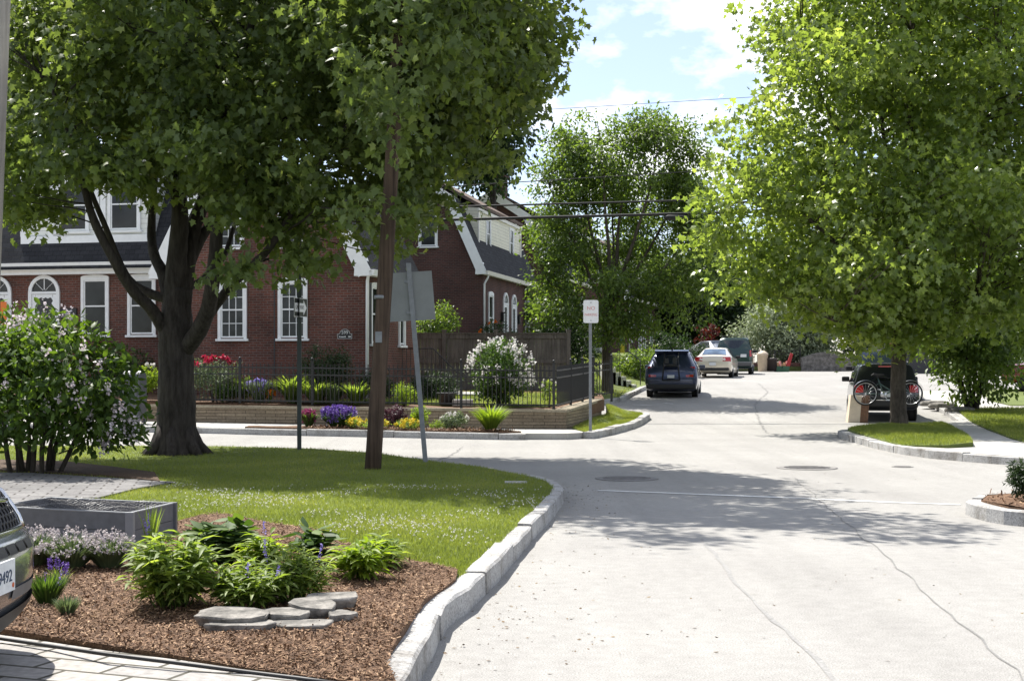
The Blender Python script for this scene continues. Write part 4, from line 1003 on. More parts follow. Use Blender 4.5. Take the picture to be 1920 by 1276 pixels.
mb = MB(); mb.lathe([(.09, -.05), (.09, -.04)], 20, bb, 'y'); mb.tube([(-.12, -.06, zc - .03), (-.02, -.07, zc - .17)], .012, 6); mb.box(-.07, .03, -.15, -.07, zc - .19, zc - .165); mb.tube([(-.12, .06, zc - .03), (-.22, .07, zc + .11)], .012, 6); mb.box(-.27, -.17, .07, .15, zc + .1, zc + .125); mb.build('crankset', M_alu, bi)
# board stack leaning against the bumper
bl = frame_mat4((xj, yj, zj), rzj) @ Vector((-.86, -.42, 0))
mb = MB()
M_wood = bark_mat('plywood', (.30, .19, .11), (.42, .29, .18), .05)
wp = thing('board_stack', 'stack of tan wooden boards leaning beside the black SUV bumper', 'boards', bl, rzj + .15)
mb.prism([(-.02, .0), (.1, .0), (.24, .74), (.12, .76)], 'y', -.02, .02) if False else None
mb.add([(-.2, 0, 0), (.12, 0, 0), (.2, .1, .74), (-.1, .1, .76), (-.2, .34, 0), (.12, .34, 0), (.2, .38, .74), (-.1, .38, .76)], [(0, 1, 2, 3), (7, 6, 5, 4), (0, 4, 5, 1), (1, 5, 6, 2), (2, 6, 7, 3), (3, 7, 4, 0)])
mb.build('front_board', plain('pale_board', (.62, .52, .40), .6, var=.1), wp)
mb = MB()
for k in range(4): mb.add([(x + .125 + k * .055, y, z) for x, y, z in [(0, 0, 0), (.05, 0, 0), (.13, .1, .74), (.08, .1, .745), (0, .34, 0), (.05, .34, 0), (.13, .38, .74), (.08, .38, .745)]], [(0, 1, 2, 3), (7, 6, 5, 4), (0, 4, 5, 1), (1, 5, 6, 2), (2, 6, 7, 3), (3, 7, 4, 0)])
mb.build('side_boards', plain('brown_board', (.17, .085, .045), .6, var=.3, scale=14), wp)
# second car ahead of it, and the dark red one at the right edge
b2 = boxy('blue_wagon', 'dark blue car with a slatted roof rack parked ahead of the black SUV', (12.25, 47.0, T1(12.25, 47)), radians(-11), paint('steel_blue_paint', (.05, .07, .12), .5, .3), 1.75)
for y in np.arange(.5, 2.3, .35): mb = MB(); mb.beam((-.62, y, 1.84), (.62, y, 1.84), .08, .03); mb.build('roof_slat', M_galv, b2)
mb = MB(); mb.box(.2, .6, .5, 1.2, 1.86, 2.2); tag(mb.build('cardboard_box', plain('cardboard', (.45, .24, .13), .8), None), 'orange brown cardboard box on the roof rack of the dark blue car', 'box')
bx = bpy.data.objects['cardboard_box']; bx.location = (12.25, 47.0, T1(12.25, 47)); bx.rotation_euler = (0, 0, radians(-11))
rc = boxy('red_pickup', 'dark red SUV standing in shade at the right edge', (22.2, 51, T1(22, 51) + .14), radians(70), paint('dark_red_paint', (.16, .012, .014), .3, .3), 1.75)

# --- silver car nosing in at the left edge
nc = thing('silver_car', 'silver car nose with a dark grille and plate reading 09492 at the left edge', 'car', (-2.255, 6.22, .14)); nc.scale = (1, 1, .9)
M_sil2 = plain('silver_metal_paint', (.36, .375, .40), .22, .75, .03, 2, coat=1)
NL, NB = 4.5, .92
def front_x(t, z, off=0.0, n=3.6):
    ins = float(np.interp(z, [.18, .26, .34, .5, .64, .70, .73, .80, .92, .98, 1.02], [.16, .08, .03, .0, .0, .03, .07, .09, .16, .24, .38]))
    b = NB - ins * .25
    u = min(abs(t) / b, .999)
    return off - ins - .62 * (1 - (1 - u ** n) ** (1 / n))
def fgrid(t0, t1, z0, z1, off=.0, nt=14, nz=6, dz=None):
    """patch following the front; z0,z1 may be functions of t"""
    P = []
    for i in range(nt + 1):
        t = t0 + (t1 - t0) * i / nt; a = z0(t) if callable(z0) else z0; b = z1(t) if callable(z1) else z1
        P.append([(front_x(t, a + (b - a) * j / nz, off), t, a + (b - a) * j / nz) for j in range(nz + 1)])
    return P
zs_ = [.18, .22, .26, .30, .34, .42, .5, .58, .64, .68, .70, .73, .76, .80, .86, .92, .96, .98, 1.0, 1.02]
tt = [NB * sin(a) for a in np.linspace(-pi / 2 * .985, pi / 2 * .985, 41)]
mb = MB(); rows = []
for z in zs_:
    row = [(-NL, -NB + .1, z)] + [(front_x(t, z) if abs(t) < NB - .3 else front_x(t, z), max(-NB, min(NB, t)), z) for t in tt] + [(-NL, NB - .1, z)]
    rows.append(row)
mb.grid(rows)
top = rows[-1]; hood = [[(x + (-1.3 - x) * k / 6, y * (1 - .02 * k), 1.02 + .12 * sin(k / 6 * pi / 2) + .02 * (1 - (y / NB) ** 2)) for (x, y, z) in top[1:-1]] for k in range(7)]
mb.grid(hood)
mb.build('body', M_sil2, nc)
mb = MB(); mb.prism([(-1.25, 1.13), (-2.0, 1.5), (-3.6, 1.5), (-4.3, 1.1)], 'y', -.72, .72); mb.build('cabin', M_cglass, nc, bevel=.1)
for x in (-.95, -3.6):
    for s_ in (-1, 1):
        mb = MB(); mb.lathe([(.2, -.1), (.3, -.1), (.33, -.06), (.33, .06), (.3, .1), (.2, .1)], 20, (x, s_ * .8, .33), 'y'); w1 = mb.build('wheel', M_tyre, nc)
        mb = MB(); mb.lathe([(.2, -.08), (.2, .08)], 16, (x, s_ * .8, .33), 'y'); mb.build('rim', M_rim, w1)
mb = MB(); mb.grid(fgrid(-.52, .52, .745, lambda t: .965 - .05 * abs(t), .012, 20, 8)); mb.build('grille', M_plast, nc)
mb = MB()
for j in range(6):
    for i in range(22):
        t = -.5 + i * .047 + (.0235 if j % 2 else 0); z = .762 + j * .034
        if abs(t) > .51: continue
        ring = [(front_x(t + .022 * cos(a), z + .02 * sin(a), .018), t + .022 * cos(a), z + .02 * sin(a)) for a in [pi / 6 + k * pi / 3 for k in range(7)]]
        mb.tube(ring, .004, 4, cap=False)
mb.build('grille_mesh', M_dark, nc)
mb = MB(); mb.tube([(front_x(t, .74, .02), t, .735) for t in np.linspace(-.56, .56, 24)], .014, 8)
mb.tube([(front_x(t, .90 - .1 * t * t, .03), t, .90 - .1 * t * t) for t in np.linspace(-.45, .45, 20)], .016, 8)
mb.tube([(front_x(.54 + .0 * z, z, .02), .56 - .1 * (z - .73), z) for z in np.linspace(.73, .95, 8)], .014, 8)
mb.tube([(front_x(.54, z, .02), -.56 + .1 * (z - .73), z) for z in np.linspace(.73, .95, 8)], .014, 8); mb.build('grille_trim', M_chrome, nc)
mb = MB(); mb.grid(fgrid(.58, .86, lambda t: .80 + .1 * (t - .58), lambda t: .95 - .02 * (t - .58), .01, 10, 5)); mb.build('headlamp', M_lens, nc)
mb = MB(); mb.grid(fgrid(-.86, -.58, lambda t: .80 - .1 * (t + .58), lambda t: .95, .01, 10, 5)); mb.build('headlamp', M_lens, nc)
for i in range(8):
    t = -.5 + i * .13; mb = MB(); mb.grid(fgrid(t, t + .10, .635, .685, .01, 3, 3)); mb.build('air_slot', M_plast, nc)
M_gp = plain('grey_plastic', (.13, .13, .135), .5)
for a_, b_ in ((.22, .9), (-.9, -.22)):
    mb = MB(); mb.grid(fgrid(a_, b_, .40, .46, .008, 12, 3)); mb.build('bumper_band', M_gp, nc)
mb = MB(); mb.grid(fgrid(-.86, .89, .2, lambda t: .335 + .06 * abs(t), .02, 24, 4)); mb.build('lower_intake', M_plast, nc)
mb = MB(); mb.box(-.006, .006, -.155, .155, -.078, .078); np_ = mb.build('number_plate', M_plate, nc); np_.location = (.022, .0, .545)
text('plate_number', '09492', .085, plain('plate_blue', (.02, .04, .09), .5), np_, (.0075, .01, -.002), (pi / 2, 0, pi / 2), .0008, sx=1.0)
mb = MB(); mb.lathe([(.013, .0065), (.013, .008)], 12, (0, .128, -.05), 'x'); mb.build('plate_sticker', plain('orange_sticker', (.55, .12, .04), .5), np_)
# ------------------------------------------------------------------ trees
def sample_crown(blobs, ncl, hole=-9.0, bias=2.4, seed=0):
    C = np.array([b[0] for b in blobs], float); R = np.array([b[1] for b in blobs], float)
    wgt = (R[:, 0] * R[:, 1] * R[:, 2]) ** .75; wgt /= wgt.sum()
    idx = rng.choice(len(blobs), ncl, p=wgt); d = rdir(ncl); r = rng.random(ncl) ** (1 / bias)
    P = C[idx] + d * R[idx] * r[:, None]
    if hole > -5:
        k = 1.9; n = np.sin(P[:, 0] * k + seed) * np.sin(P[:, 1] * k * 1.1 + 2 * seed) + np.sin(P[:, 2] * k * 1.2 + P[:, 0] * .9 + seed) + .5 * np.sin(P[:, 0] * 4.1 + P[:, 2] * 3.7)
        keep = n > hole; P, d = P[keep], d[keep]
    return P, d
def crown(name, blobs, ncl, per, sig, size, tp, mat, par, droop=.45, up=1.0, hole=-9, bias=2.4, seed=0, wild=.8, trim=None):
    P, d = sample_crown(blobs, ncl, hole, bias, seed)
    n = len(P); tone = np.clip(.42 + .2 * rng.normal(size=n), 0, 1)
    pos = np.repeat(P, per, 0) + rng.normal(size=(n * per, 3)) * sig * np.array([1, 1, .7])
    D = np.repeat(d, per, 0); N = n * per; tone = np.clip(np.repeat(tone, per) + rng.normal(size=N) * .13, 0, 1)
    if trim is not None:
        k = trim(pos); pos, D, tone = pos[k], D[k], tone[k]; N = len(pos)
    ax = unit(D * .55 + rng.normal(size=(N, 3)) * .6 + np.array([0, 0, -droop])); nr = unit(np.array([0, 0, up]) + D * .35 + rng.normal(size=(N, 3)) * wild)
    sz = size * rng.uniform(.65, 1.25, N)
    leaves(name, pos, ax, nr, sz, tp, mat, par, tone)
    return P
def feather(bl, k=6, f=.30, seed=1):
    """small sprays set on the outside of the big leaf masses so that the outline breaks up"""
    out = list(bl); C = np.array([b[0] for b in bl]); R = np.array([b[1] for b in bl])
    for c, r in zip(C, R):
        for _ in range(k):
            d = rdir(1)[0]; q = c + d * r * rng.uniform(.95, 1.12)
            ins = (((q - C) / R) ** 2).sum(1) < .8
            if ins.any(): continue
            m = r.mean() * f * rng.uniform(.5, 1.1); out.append((tuple(q), (m * (1 + .9 * abs(d[0])), m * (1 + .9 * abs(d[1])), m * (.7 + .6 * abs(d[2])))))
    return out
def pxy(P): return CX + F * P[:, 0] / P[:, 1], HY - F * (P[:, 2] - EYE) / P[:, 1]
def limb(mb, pts, r0, r1, seg=9, wob=.05, samples=None):
    """smooth limb through world points"""
    P = [Vector(p) for p in pts]; out = []
    for i in range(len(P) - 1):
        p0, p1, p2, p3 = P[max(i - 1, 0)], P[i], P[i + 1], P[min(i + 2, len(P) - 1)]
        for k in range(5):
            t = k / 5; out.append(.5 * ((2 * p1) + (p2 - p0) * t + (2 * p0 - 5 * p1 + 4 * p2 - p3) * t * t + (3 * p1 - p0 - 3 * p2 + p3) * t ** 3))
    out.append(P[-1]); n = len(out)
    rad = [r0 + (r1 - r0) * (i / (n - 1)) for i in range(n)] if not hasattr(r0, '__len__') else list(np.interp(np.linspace(0, 1, n), np.linspace(0, 1, len(r0)), r0))
    mb.tube(out, rad, seg, wob=wob)
    if samples is not None: samples += out
def twigs(mb, P, samples, count, r=.02, seg=5):
    S = np.array([tuple(s) for s in samples])
    for p in P[rng.choice(len(P), min(count, len(P)), replace=False)]:
        dd = np.linalg.norm((S - p) * np.array([1, 1, .75]), axis=1) + np.where(S[:, 2] > p[2] - .1, 1.5, 0)
        s = Vector(S[np.argmin(dd)]); q = Vector(p); L = (q - s).length
        if L < .3 or L > 5: continue
        m = s.lerp(q, .5) + Vector((0, 0, .1 * L)) + Vector(rng.normal(size=3)) * .06 * L
        rr = r * (.6 + .25 * L); mb.tube([s, s.lerp(m, .55) + Vector(rng.normal(size=3)) * .02 * L, m, m.lerp(q, .5) + Vector(rng.normal(size=3)) * .03 * L, q], [rr, rr * .8, rr * .6, rr * .4, rr * .2], seg)
def blob(px, py, y, rx, ry, rz):
    s = F / y; return (tuple(W(px, py, y)), (rx / s, rz, ry / s))
M_leafA = leaf_mat('maple_leaf', (.058, .09, .030), (.115, .16, .048), (2.0, 1.9, .9), .5, .45, .4, (.19, .23, .075))
M_leafB = leaf_mat('plane_leaf', (.095, .145, .034), (.185, .245, .068), (2.1, 2.02, .9), .53, .3, .65, (.29, .35, .12))
M_leafC = leaf_mat('elm_leaf', (.048, .082, .021), (.105, .155, .04), (2.1, 2.1, .8), .52, .42, .4, (.2, .26, .075))
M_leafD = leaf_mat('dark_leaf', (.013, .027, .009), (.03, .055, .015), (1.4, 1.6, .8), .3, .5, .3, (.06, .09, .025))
M_leafE = leaf_mat('silver_leaf', (.19, .225, .135), (.30, .345, .22), (1.0, 1.05, .8), .3, .6, .3, (.38, .42, .28))
M_bark = bark_mat('maple_bark', (.022, .018, .015), (.06, .052, .046))
M_bark2 = bark_mat('grey_bark', (.045, .038, .03), (.12, .10, .082), .3)

# --- the big maple on the near lawn
YA = 24.2; base = Gz(330, 851, .15); YA = base.y
t = thing('maple_tree', 'large dark green maple on the near lawn with a thick low forking trunk', 'tree', base)
def A(px, py, dy=0.0): return W(px, py, YA + dy) - base
mb = MB(); sm = []
limb(mb, [(0, 0, -.15), A(330, 828), A(331, 780), A(330, 700), A(330, 640), A(331, 590), A(334, 540)], [.47, .36, .315, .295, .285, .29, .24, .2], 0, 18, .05, sm)
for k in range(7):
    a = 2 * pi * k / 7 + .3; mb.tube([(.2 * cos(a), .2 * sin(a), .42), (.36 * cos(a), .36 * sin(a), .13), (.62 * cos(a), .62 * sin(a), -.08)], [.13, .10, .05], 7, wob=.05)
L_ = [([(320, 640), (288, 585), (246, 540), (210, 480), (175, 410), (155, 340), (130, 255), (95, 160)], .115, .03, -.8),
      ([(318, 560), (285, 552), (250, 532), (228, 500), (200, 430), (165, 340), (160, 260)], .09, .03, .3),
      ([(322, 590), (308, 520), (290, 480), (284, 430), (290, 330), (300, 200)], .12, .04, .8),
      ([(328, 560), (332, 480), (338, 400), (330, 300), (345, 150), (340, -60)], .19, .06, -.3),
      ([(340, 570), (352, 480), (365, 420), (395, 340), (420, 220), (450, 60), (470, -120)], .17, .05, .4),
      ([(342, 660), (372, 622), (392, 570), (402, 490), (408, 400), (412, 300), (430, 180), (480, 20)], .155, .05, -1.0),
      ([(392, 590), (430, 540), (470, 500), (505, 465), (545, 400), (600, 300), (680, 200)], .085, .03, -1.6),
      ([(345, 520), (375, 450), (410, 400), (445, 360), (480, 280), (560, 180), (640, 60)], .10, .03, .9),
      ([(352, 540), (385, 520), (420, 480), (440, 420), (470, 330), (540, 280)], .065, .02, 1.6),
      ([(420, 300), (520, 230), (640, 190), (760, 150), (880, 120)], .09, .03, -.4), ([(345, 150), (260, 60), (180, -20)], .07, .03, .5),
      ([(410, 400), (520, 370), (640, 360), (760, 350), (850, 330)], .07, .02, 1.0)]
for pts, r0, r1, dy in L_:
    limb(mb, [A(x, y, dy * min(1, i / 3)) for i, (x, y) in enumerate(pts)], r0, r1, 9, .05, sm)
BL = [(80, 70, .4, 120, 140, 1.8), (40, 280, -.2, 75, 95, 1.4), (38, 385, -.4, 52, 56, 1.0), (165, 255, -.6, 115, 92, 1.8), (190, 90, .5, 150, 150, 2.2), (330, 120, -1.2, 190, 160, 2.0), (340, 300, -1.6, 160, 85, 1.4), (265, 325, -1.4, 80, 40, 1.1), (440, 365, -2.0, 75, 70, 1.1),
      (520, 130, 0, 200, 170, 3.0), (520, 325, -1.4, 145, 105, 2.0), (600, 400, -1.2, 100, 62, 1.5), (560, 470, -1.4, 50, 32, .8), (455, 500, -2.2, 45, 18, .6), (628, 445, -.8, 50, 28, 1.0), (700, 160, -.4, 185, 165, 3.2), (740, 300, -.6, 105, 95, 2.0), (765, 415, -.2, 42, 38, 1.0), (745, 460, 0, 34, 18, .7),
      (880, 125, -.4, 140, 125, 2.6), (865, 240, .2, 75, 70, 1.6), (915, 295, .2, 34, 36, .7), (985, 70, 0, 66, 75, 1.5), (955, 180, .3, 50, 45, 1.0), (1030, 58, .2, 34, 32, .8), (965, 232, .3, 28, 20, .5),
      (735, 120, -4.9, 75, 130, .9), (745, 250, -4.7, 55, 55, .7), (715, 400, -4.6, 48, 44, .7), (650, 20, -4.4, 110, 90, 1.0), (830, 60, -3.6, 100, 100, 1.2),
      (250, -140, 2.2, 170, 150, 2.4), (420, -230, 1.2, 290, 200, 3.2), (700, -190, -.8, 280, 200, 4.2), (900, -90, -1.0, 170, 140, 3.2), (800, -170, -3.6, 190, 130, 1.8), (1030, -250, -4.6, 130, 120, 1.6), (450, -50, 3.6, 330, 220, 2.6), (720, 60, 3.0, 260, 220, 2.4), (300, 120, 3.0, 190, 180, 2.2)]  # unseen upper leaf masses partly added to throw shade on the road
bl = [blob(a, b, YA + dy, rx, ry, rz) for a, b, dy, rx, ry, rz in BL]; bl = [((c[0] - base.x, c[1] - base.y, c[2] - base.z), r) for c, r in bl]
P = crown('crown', feather(bl, 8, .26), 4700, 28, .20, .128, MAPLE, M_leafA, t, .65, 1.0, -1.05, 2.2, 1)
twigs(mb, P, sm, 420, .016)
mb.build('trunk', M_bark, t, fix=False)

# --- the bright plane tree on the right island
base = Gz(1685, 797, .17); YB = base.y
t = thing('plane_tree', 'tall bright yellow green plane tree on the right grass island', 'tree', base)
def B(px, py, dy=0.0): return W(px, py, YB + dy) - base
mb = MB(); sm = []
limb(mb, [(0, 0, -.15), B(1685, 780), B(1684, 730), B(1686, 660), B(1690, 590), B(1692, 520), B(1700, 400), B(1705, 250), B(1710, 60), B(1715, -120)], [.27, .205, .185, .175, .17, .15, .12, .09, .06, .04], 0, 14, .05, sm)
for pts, r0, r1, dy in [([(1690, 600), (1650, 545), (1600, 490), (1540, 430), (1470, 380), (1380, 380)], .08, .02, -1), ([(1692, 540), (1740, 480), (1800, 420), (1880, 350), (1960, 300)], .09, .03, .5), ([(1690, 470), (1640, 380), (1590, 280), (1540, 180), (1500, 80)], .08, .02, .6), ([(1695, 480), (1760, 380), (1820, 260), (1870, 120)], .08, .02, -1.2), ([(1688, 640), (1640, 620), (1600, 610), (1560, 600)], .05, .015, -1.5), ([(1700, 400), (1660, 280), (1650, 140), (1640, 0)], .07, .02, 2), ([(1690, 620), (1750, 580), (1830, 560)], .05, .015, -1.6)]:
    limb(mb, [B(x, y, dy * min(1, i / 3)) for i, (x, y) in enumerate(pts)], r0, r1, 8, .05, sm)
BR = [(1700, 120, 0, 220, 190, 4.2), (1570, 170, 0, 120, 140, 2.8), (1555, 60, 0, 50, 70, 1.6), (1450, 165, .3, 36, 42, 1.0), (1430, 245, 0, 62, 80, 1.6), (1500, 330, 0, 130, 110, 2.8), (1400, 400, -.3, 80, 62, 1.6), (1335, 375, -.3, 48, 26, .8), (1345, 440, -.2, 40, 40, 1), (1420, 490, 0, 70, 55, 1.6), (1460, 540, .2, 62, 38, 1.2), (1560, 470, -.6, 120, 95, 2.8), (1660, 380, -1.6, 190, 150, 3),
      (1850, 150, 0, 180, 220, 4.2), (1850, 420, -1.2, 160, 150, 3.2), (1960, 300, 0, 150, 250, 3.5), (1640, 560, -.6, 120, 62, 2.2), (1560, 585, -.4, 66, 45, 1.2), (1588, 662, -.6, 26, 16, .5), (1760, 560, -1.2, 110, 62, 2.2), (1870, 560, -.6, 110, 62, 2.4), (1655, 610, -.8, 60, 30, 1.2), (1740, 625, -.4, 55, 24, 1.0), (1700, -130, 0, 260, 170, 4.4), (1850, -60, .5, 190, 160, 4), (1750, 250, 3, 220, 260, 2.6)]
bl = [blob(a, b, YB + dy, rx, ry, rz) for a, b, dy, rx, ry, rz in BR]; bl = [((c[0] - base.x, c[1] - base.y, c[2] - base.z), r) for c, r in bl]
P = crown('crown', feather(bl, 12, .34), 4300, 24, .25, .17, PLANE, M_leafB, t, .3, .7, -.95, 2.0, 2, 1.1)
twigs(mb, P, sm, 330, .016)
mb.build('trunk', M_bark2, t, fix=False)

# --- the vase shaped tree in the middle
YC = 50.0; base = Vector((W(1139, 706, YC).x, YC, zu(3.35, YC) - .05))
t = thing('elm_tree', 'mid sized vase shaped tree with a fan of thin branches on the left bank', 'tree', base)
def Cc(px, py, dy=0.0): return W(px, py, YC + dy) - base
mb = MB(); sm = []
limb(mb, [(0, 0, -.3), Cc(1139, 700), Cc(1138, 650), Cc(1139, 600), Cc(1141, 570)], [.24, .19, .175, .165, .15], 0, 12, .05, sm)
for pts, r0, dy in [([(1139, 585), (1115, 540), (1090, 480), (1060, 420), (1030, 350)], .075, -.6), ([(1140, 575), (1125, 500), (1105, 420), (1085, 330), (1075, 280)], .08, .6), ([(1140, 580), (1142, 480), (1135, 400), (1130, 300), (1120, 230)], .085, -1), ([(1141, 575), (1155, 500), (1160, 420), (1175, 330), (1190, 240)], .09, .3), ([(1142, 580), (1168, 510), (1195, 430), (1225, 330), (1235, 250)], .09, -.8), ([(1142, 585), (1178, 530), (1215, 470), (1260, 390), (1300, 320)], .08, .8), ([(1142, 590), (1190, 560), (1240, 510), (1290, 440)], .06, -.6), ([(1139, 600), (1100, 570), (1060, 545), (1030, 530)], .05, -.8), ([(1142, 600), (1190, 585), (1250, 575), (1310, 560)], .05, .4), ([(1140, 560), (1150, 480), (1148, 400), (1152, 320)], .06, 1.6), ([(1140, 560), (1120, 490), (1090, 440), (1050, 380)], .05, 1.5), ([(1141, 560), (1175, 490), (1205, 400), (1260, 320)], .06, 1.8)]:
    limb(mb, [Cc(x, y, dy * min(1, i / 2.5)) for i, (x, y) in enumerate(pts)], r0, .012, 7, .05, sm)
BC = [(1150, 300, 0, 125, 70, 2.4), (1215, 245, 0, 70, 50, 1.6), (1085, 275, 0, 62, 52, 1.4), (1275, 260, .2, 38, 45, 1), (1050, 345, 0, 62, 70, 1.6), (1035, 425, 0, 48, 48, 1.2), (1060, 480, -.4, 60, 40, 1.2), (1080, 240, .2, 40, 36, 1), (1310, 430, .2, 40, 60, 1.2), (1300, 320, 0, 42, 60, 1.2), (1275, 370, 0, 55, 70, 1.6), (1160, 375, 1.6, 110, 50, 1.2), (1040, 520, -.2, 50, 42, 1.4), (1070, 580, -.6, 62, 38, 1.4), (1200, 550, -.8, 110, 58, 1.6), (1290, 510, .2, 55, 75, 1.6), (1250, 600, -.6, 90, 30, 1.3), (1150, 620, -.8, 60, 24, 1), (1120, 470, 1.8, 80, 60, 1), (1230, 460, 1.8, 80, 70, 1), (1210, 215, 0, 30, 34, .9), (1180, 250, .3, 60, 40, 1.3), (1075, 245, .2, 30, 30, .9)]
bl = [blob(a, b + 16 * (b < 420), YC + dy, rx, ry, rz) for a, b, dy, rx, ry, rz in BC]; bl = [((c[0] - base.x, c[1] - base.y, c[2] - base.z), r) for c, r in bl]
P = crown('crown', feather(bl, 7, .26), 2300, 30, .21, .14, OVAL, M_leafC, t, .4, 1.0, -.82, 2.0, 3)
twigs(mb, P, sm, 500, .012, 4)
mb.build('trunk', M_bark2, t, fix=False)

# --- dense small tree right of the island
base = Gz(1822, 768, .15)
t = thing('bushy_tree', 'dense bushy low tree with leaves to the ground beside the right pavement', 'tree', base)
YD = base.y
mb = MB(); sm = []
for k in range(6):
    a = k * 1.05; limb(mb, [(.12 * cos(a), .12 * sin(a), -.1), (.3 * cos(a), .3 * sin(a), .6), (.7 * cos(a), .7 * sin(a), 1.6), (.9 * cos(a), .9 * sin(a), 2.8)], .07, .02, 7, .05, sm)
bl = [blob(a, b, YD + dy, rx, ry, rz) for a, b, dy, rx, ry, rz in [(1830, 620, 0, 100, 70, 1.8), (1835, 690, -.3, 82, 62, 1.5), (1790, 590, 0, 70, 60, 1.4), (1880, 640, .2, 52, 55, 1.2), (1770, 640, -.2, 42, 36, .9), (1830, 530, .3, 90, 50, 1.5)]]
bl = [((c[0] - base.x, c[1] - base.y, c[2] - base.z), r) for c, r in bl]
P = crown('crown', bl, 620, 26, .2, .15, OVAL, M_leafC, t, .5, 1, -9, 2.6, 4)
twigs(mb, P, sm, 60, .014, 4); mb.build('trunk', M_bark, t, fix=False)

# --- background trees
def far_tree(label, px, y, top, bot, rx, mat, ncl=260, per=30, size=.34, sig=.5, seedk=0, zb=None, kind='background_tree'):
    g = T1((px - CX) * y / F, y) if zb is None else zb
    base = Vector(((px - CX) * y / F, y, g)); s = F / y
    t = thing(kind, label, 'tree', base, 0, 'trees in the background')
    H = (HY - top) / s + EYE - g; Bz = (HY - bot) / s + EYE - g; R = rx / s
    mb = MB(); sm = []
    limb(mb, [(0, 0, -.5), (.05, 0, H * .3), (-.1, 0, H * .6), (0, 0, H * .9)], .05 * R + .12, .05, 8, .04, sm)
    bl = []
    for k in range(11):
        f = rng.random(); z = Bz + (H - Bz) * (f * .8 + .1); rr = R * (1 - abs(f - .42) * 1.1) * .62; a = rng.random() * 2 * pi
        bl.append(((cos(a) * rr * .75, sin(a) * rr * .6, z), (rr * .75 + .4, rr * .7 + .4, (H - Bz) * .17 + .2)))
    bl.append(((0, 0, (H + Bz) / 2), (R * .72, R * .6, (H - Bz) * .42)))
    P = crown('crown', bl, ncl, per, sig, size, DIAM, mat, t, .4, 1, -9, 2.6, seedk); twigs(mb, P, sm, 40, .03, 4)
    mb.build('trunk', M_bark, t, fix=False); return t
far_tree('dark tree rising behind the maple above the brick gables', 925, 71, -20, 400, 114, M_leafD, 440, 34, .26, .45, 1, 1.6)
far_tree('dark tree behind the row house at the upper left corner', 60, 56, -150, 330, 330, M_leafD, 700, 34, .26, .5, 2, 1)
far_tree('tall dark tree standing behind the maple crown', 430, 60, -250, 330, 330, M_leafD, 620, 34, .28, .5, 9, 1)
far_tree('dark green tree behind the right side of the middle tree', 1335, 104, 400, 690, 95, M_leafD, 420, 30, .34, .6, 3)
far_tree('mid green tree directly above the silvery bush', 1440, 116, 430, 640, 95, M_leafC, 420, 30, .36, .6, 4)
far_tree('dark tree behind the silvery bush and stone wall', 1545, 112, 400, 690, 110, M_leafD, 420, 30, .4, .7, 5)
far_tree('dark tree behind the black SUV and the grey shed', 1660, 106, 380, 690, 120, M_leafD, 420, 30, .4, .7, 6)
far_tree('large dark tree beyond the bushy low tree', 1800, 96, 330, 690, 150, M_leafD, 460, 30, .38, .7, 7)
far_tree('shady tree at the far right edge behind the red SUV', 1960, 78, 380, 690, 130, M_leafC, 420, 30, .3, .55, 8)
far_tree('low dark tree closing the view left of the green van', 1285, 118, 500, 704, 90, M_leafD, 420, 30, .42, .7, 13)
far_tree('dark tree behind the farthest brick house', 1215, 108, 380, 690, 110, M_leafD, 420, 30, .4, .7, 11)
t = far_tree('round silvery green bush like an olive above the far stone wall', 1470, 91, 548, 682, 104, M_leafE, 620, 40, .2, .36, 12, None, 'silver_bush')
# ------------------------------------------------------------------ shrubs, flowers, grass
def RZs(px, py, zf):
    y = 20.0
    for _ in range(80):
        x = (px - CX) * y / F; z = float(zf(x, y)); y = .6 * y + .4 * min((EYE - z) * F / max(py - HY, .5), 150)
    x = (px - CX) * y / F; return Vector((x, y, float(zf(x, y))))
def lm(name, a, b, tr=(1.6, 1.7, .7), tw=.35, y=None, rough=.5): return leaf_mat(name, a, b, tr, tw, rough, .3, y)
M_lil = lm('lilac_leaf', (.035, .066, .016), (.085, .14, .025), (2.1, 2.1, .7), .42, (.17, .23, .04))
M_sage = lm('sage_leaf', (.11, .165, .04), (.19, .255, .065), (1.8, 1.8, .7), .5, (.26, .32, .09))
M_phlox = lm('broad_leaf', (.03, .065, .016), (.07, .125, .028), (1.7, 1.7, .7), .35, (.12, .18, .04), .6)
M_lime = lm('lime_leaf', (.11, .17, .02), (.19, .265, .035), (1.9, 1.9, .7), .5, (.27, .34, .05))
M_grey = lm('grey_leaf', (.08, .12, .06), (.15, .2, .10), (1.2, 1.2, .8), .3, (.2, .25, .13))
M_yew = lm('yew_leaf', (.013, .028, .009), (.032, .06, .016), (1, 1.2, .6), .2, (.04, .07, .015))
M_plum = lm('plum_leaf', (.04, .015, .022), (.09, .04, .055), (1.2, .9, 1), .3)
M_wflow = lm('white_petal', (.55, .52, .5), (.75, .73, .7), (1, 1, 1), .35)
M_pflow = lm('pale_lilac_petal', (.50, .43, .46), (.74, .67, .69), (1, .95, 1), .35)
M_thyme = lm('thyme_flower', (.34, .30, .31), (.52, .47, .47), (1, 1, 1), .3)
M_purple = lm('purple_petal', (.095, .05, .23), (.18, .11, .38), (1, .9, 1.1), .3)
M_violet = lm('violet_petal', (.22, .17, .5), (.34, .28, .62), (1, 1, 1.1), .3)
M_redf = lm('red_petal', (.36, .015, .05), (.52, .035, .09), (1, .7, .8), .25)
M_yelf = lm('yellow_petal', (.55, .4, .03), (.7, .58, .06), (1, 1, .6), .3)
M_orgf = lm('orange_petal', (.65, .15, .02), (.8, .24, .03), (1, .8, .5), .3)
M_magf = lm('crimson_petal', (.2, .03, .09), (.33, .06, .16), (1, .8, .9), .3)
M_stem = bark_mat('shrub_stem', (.03, .024, .02), (.08, .066, .055))
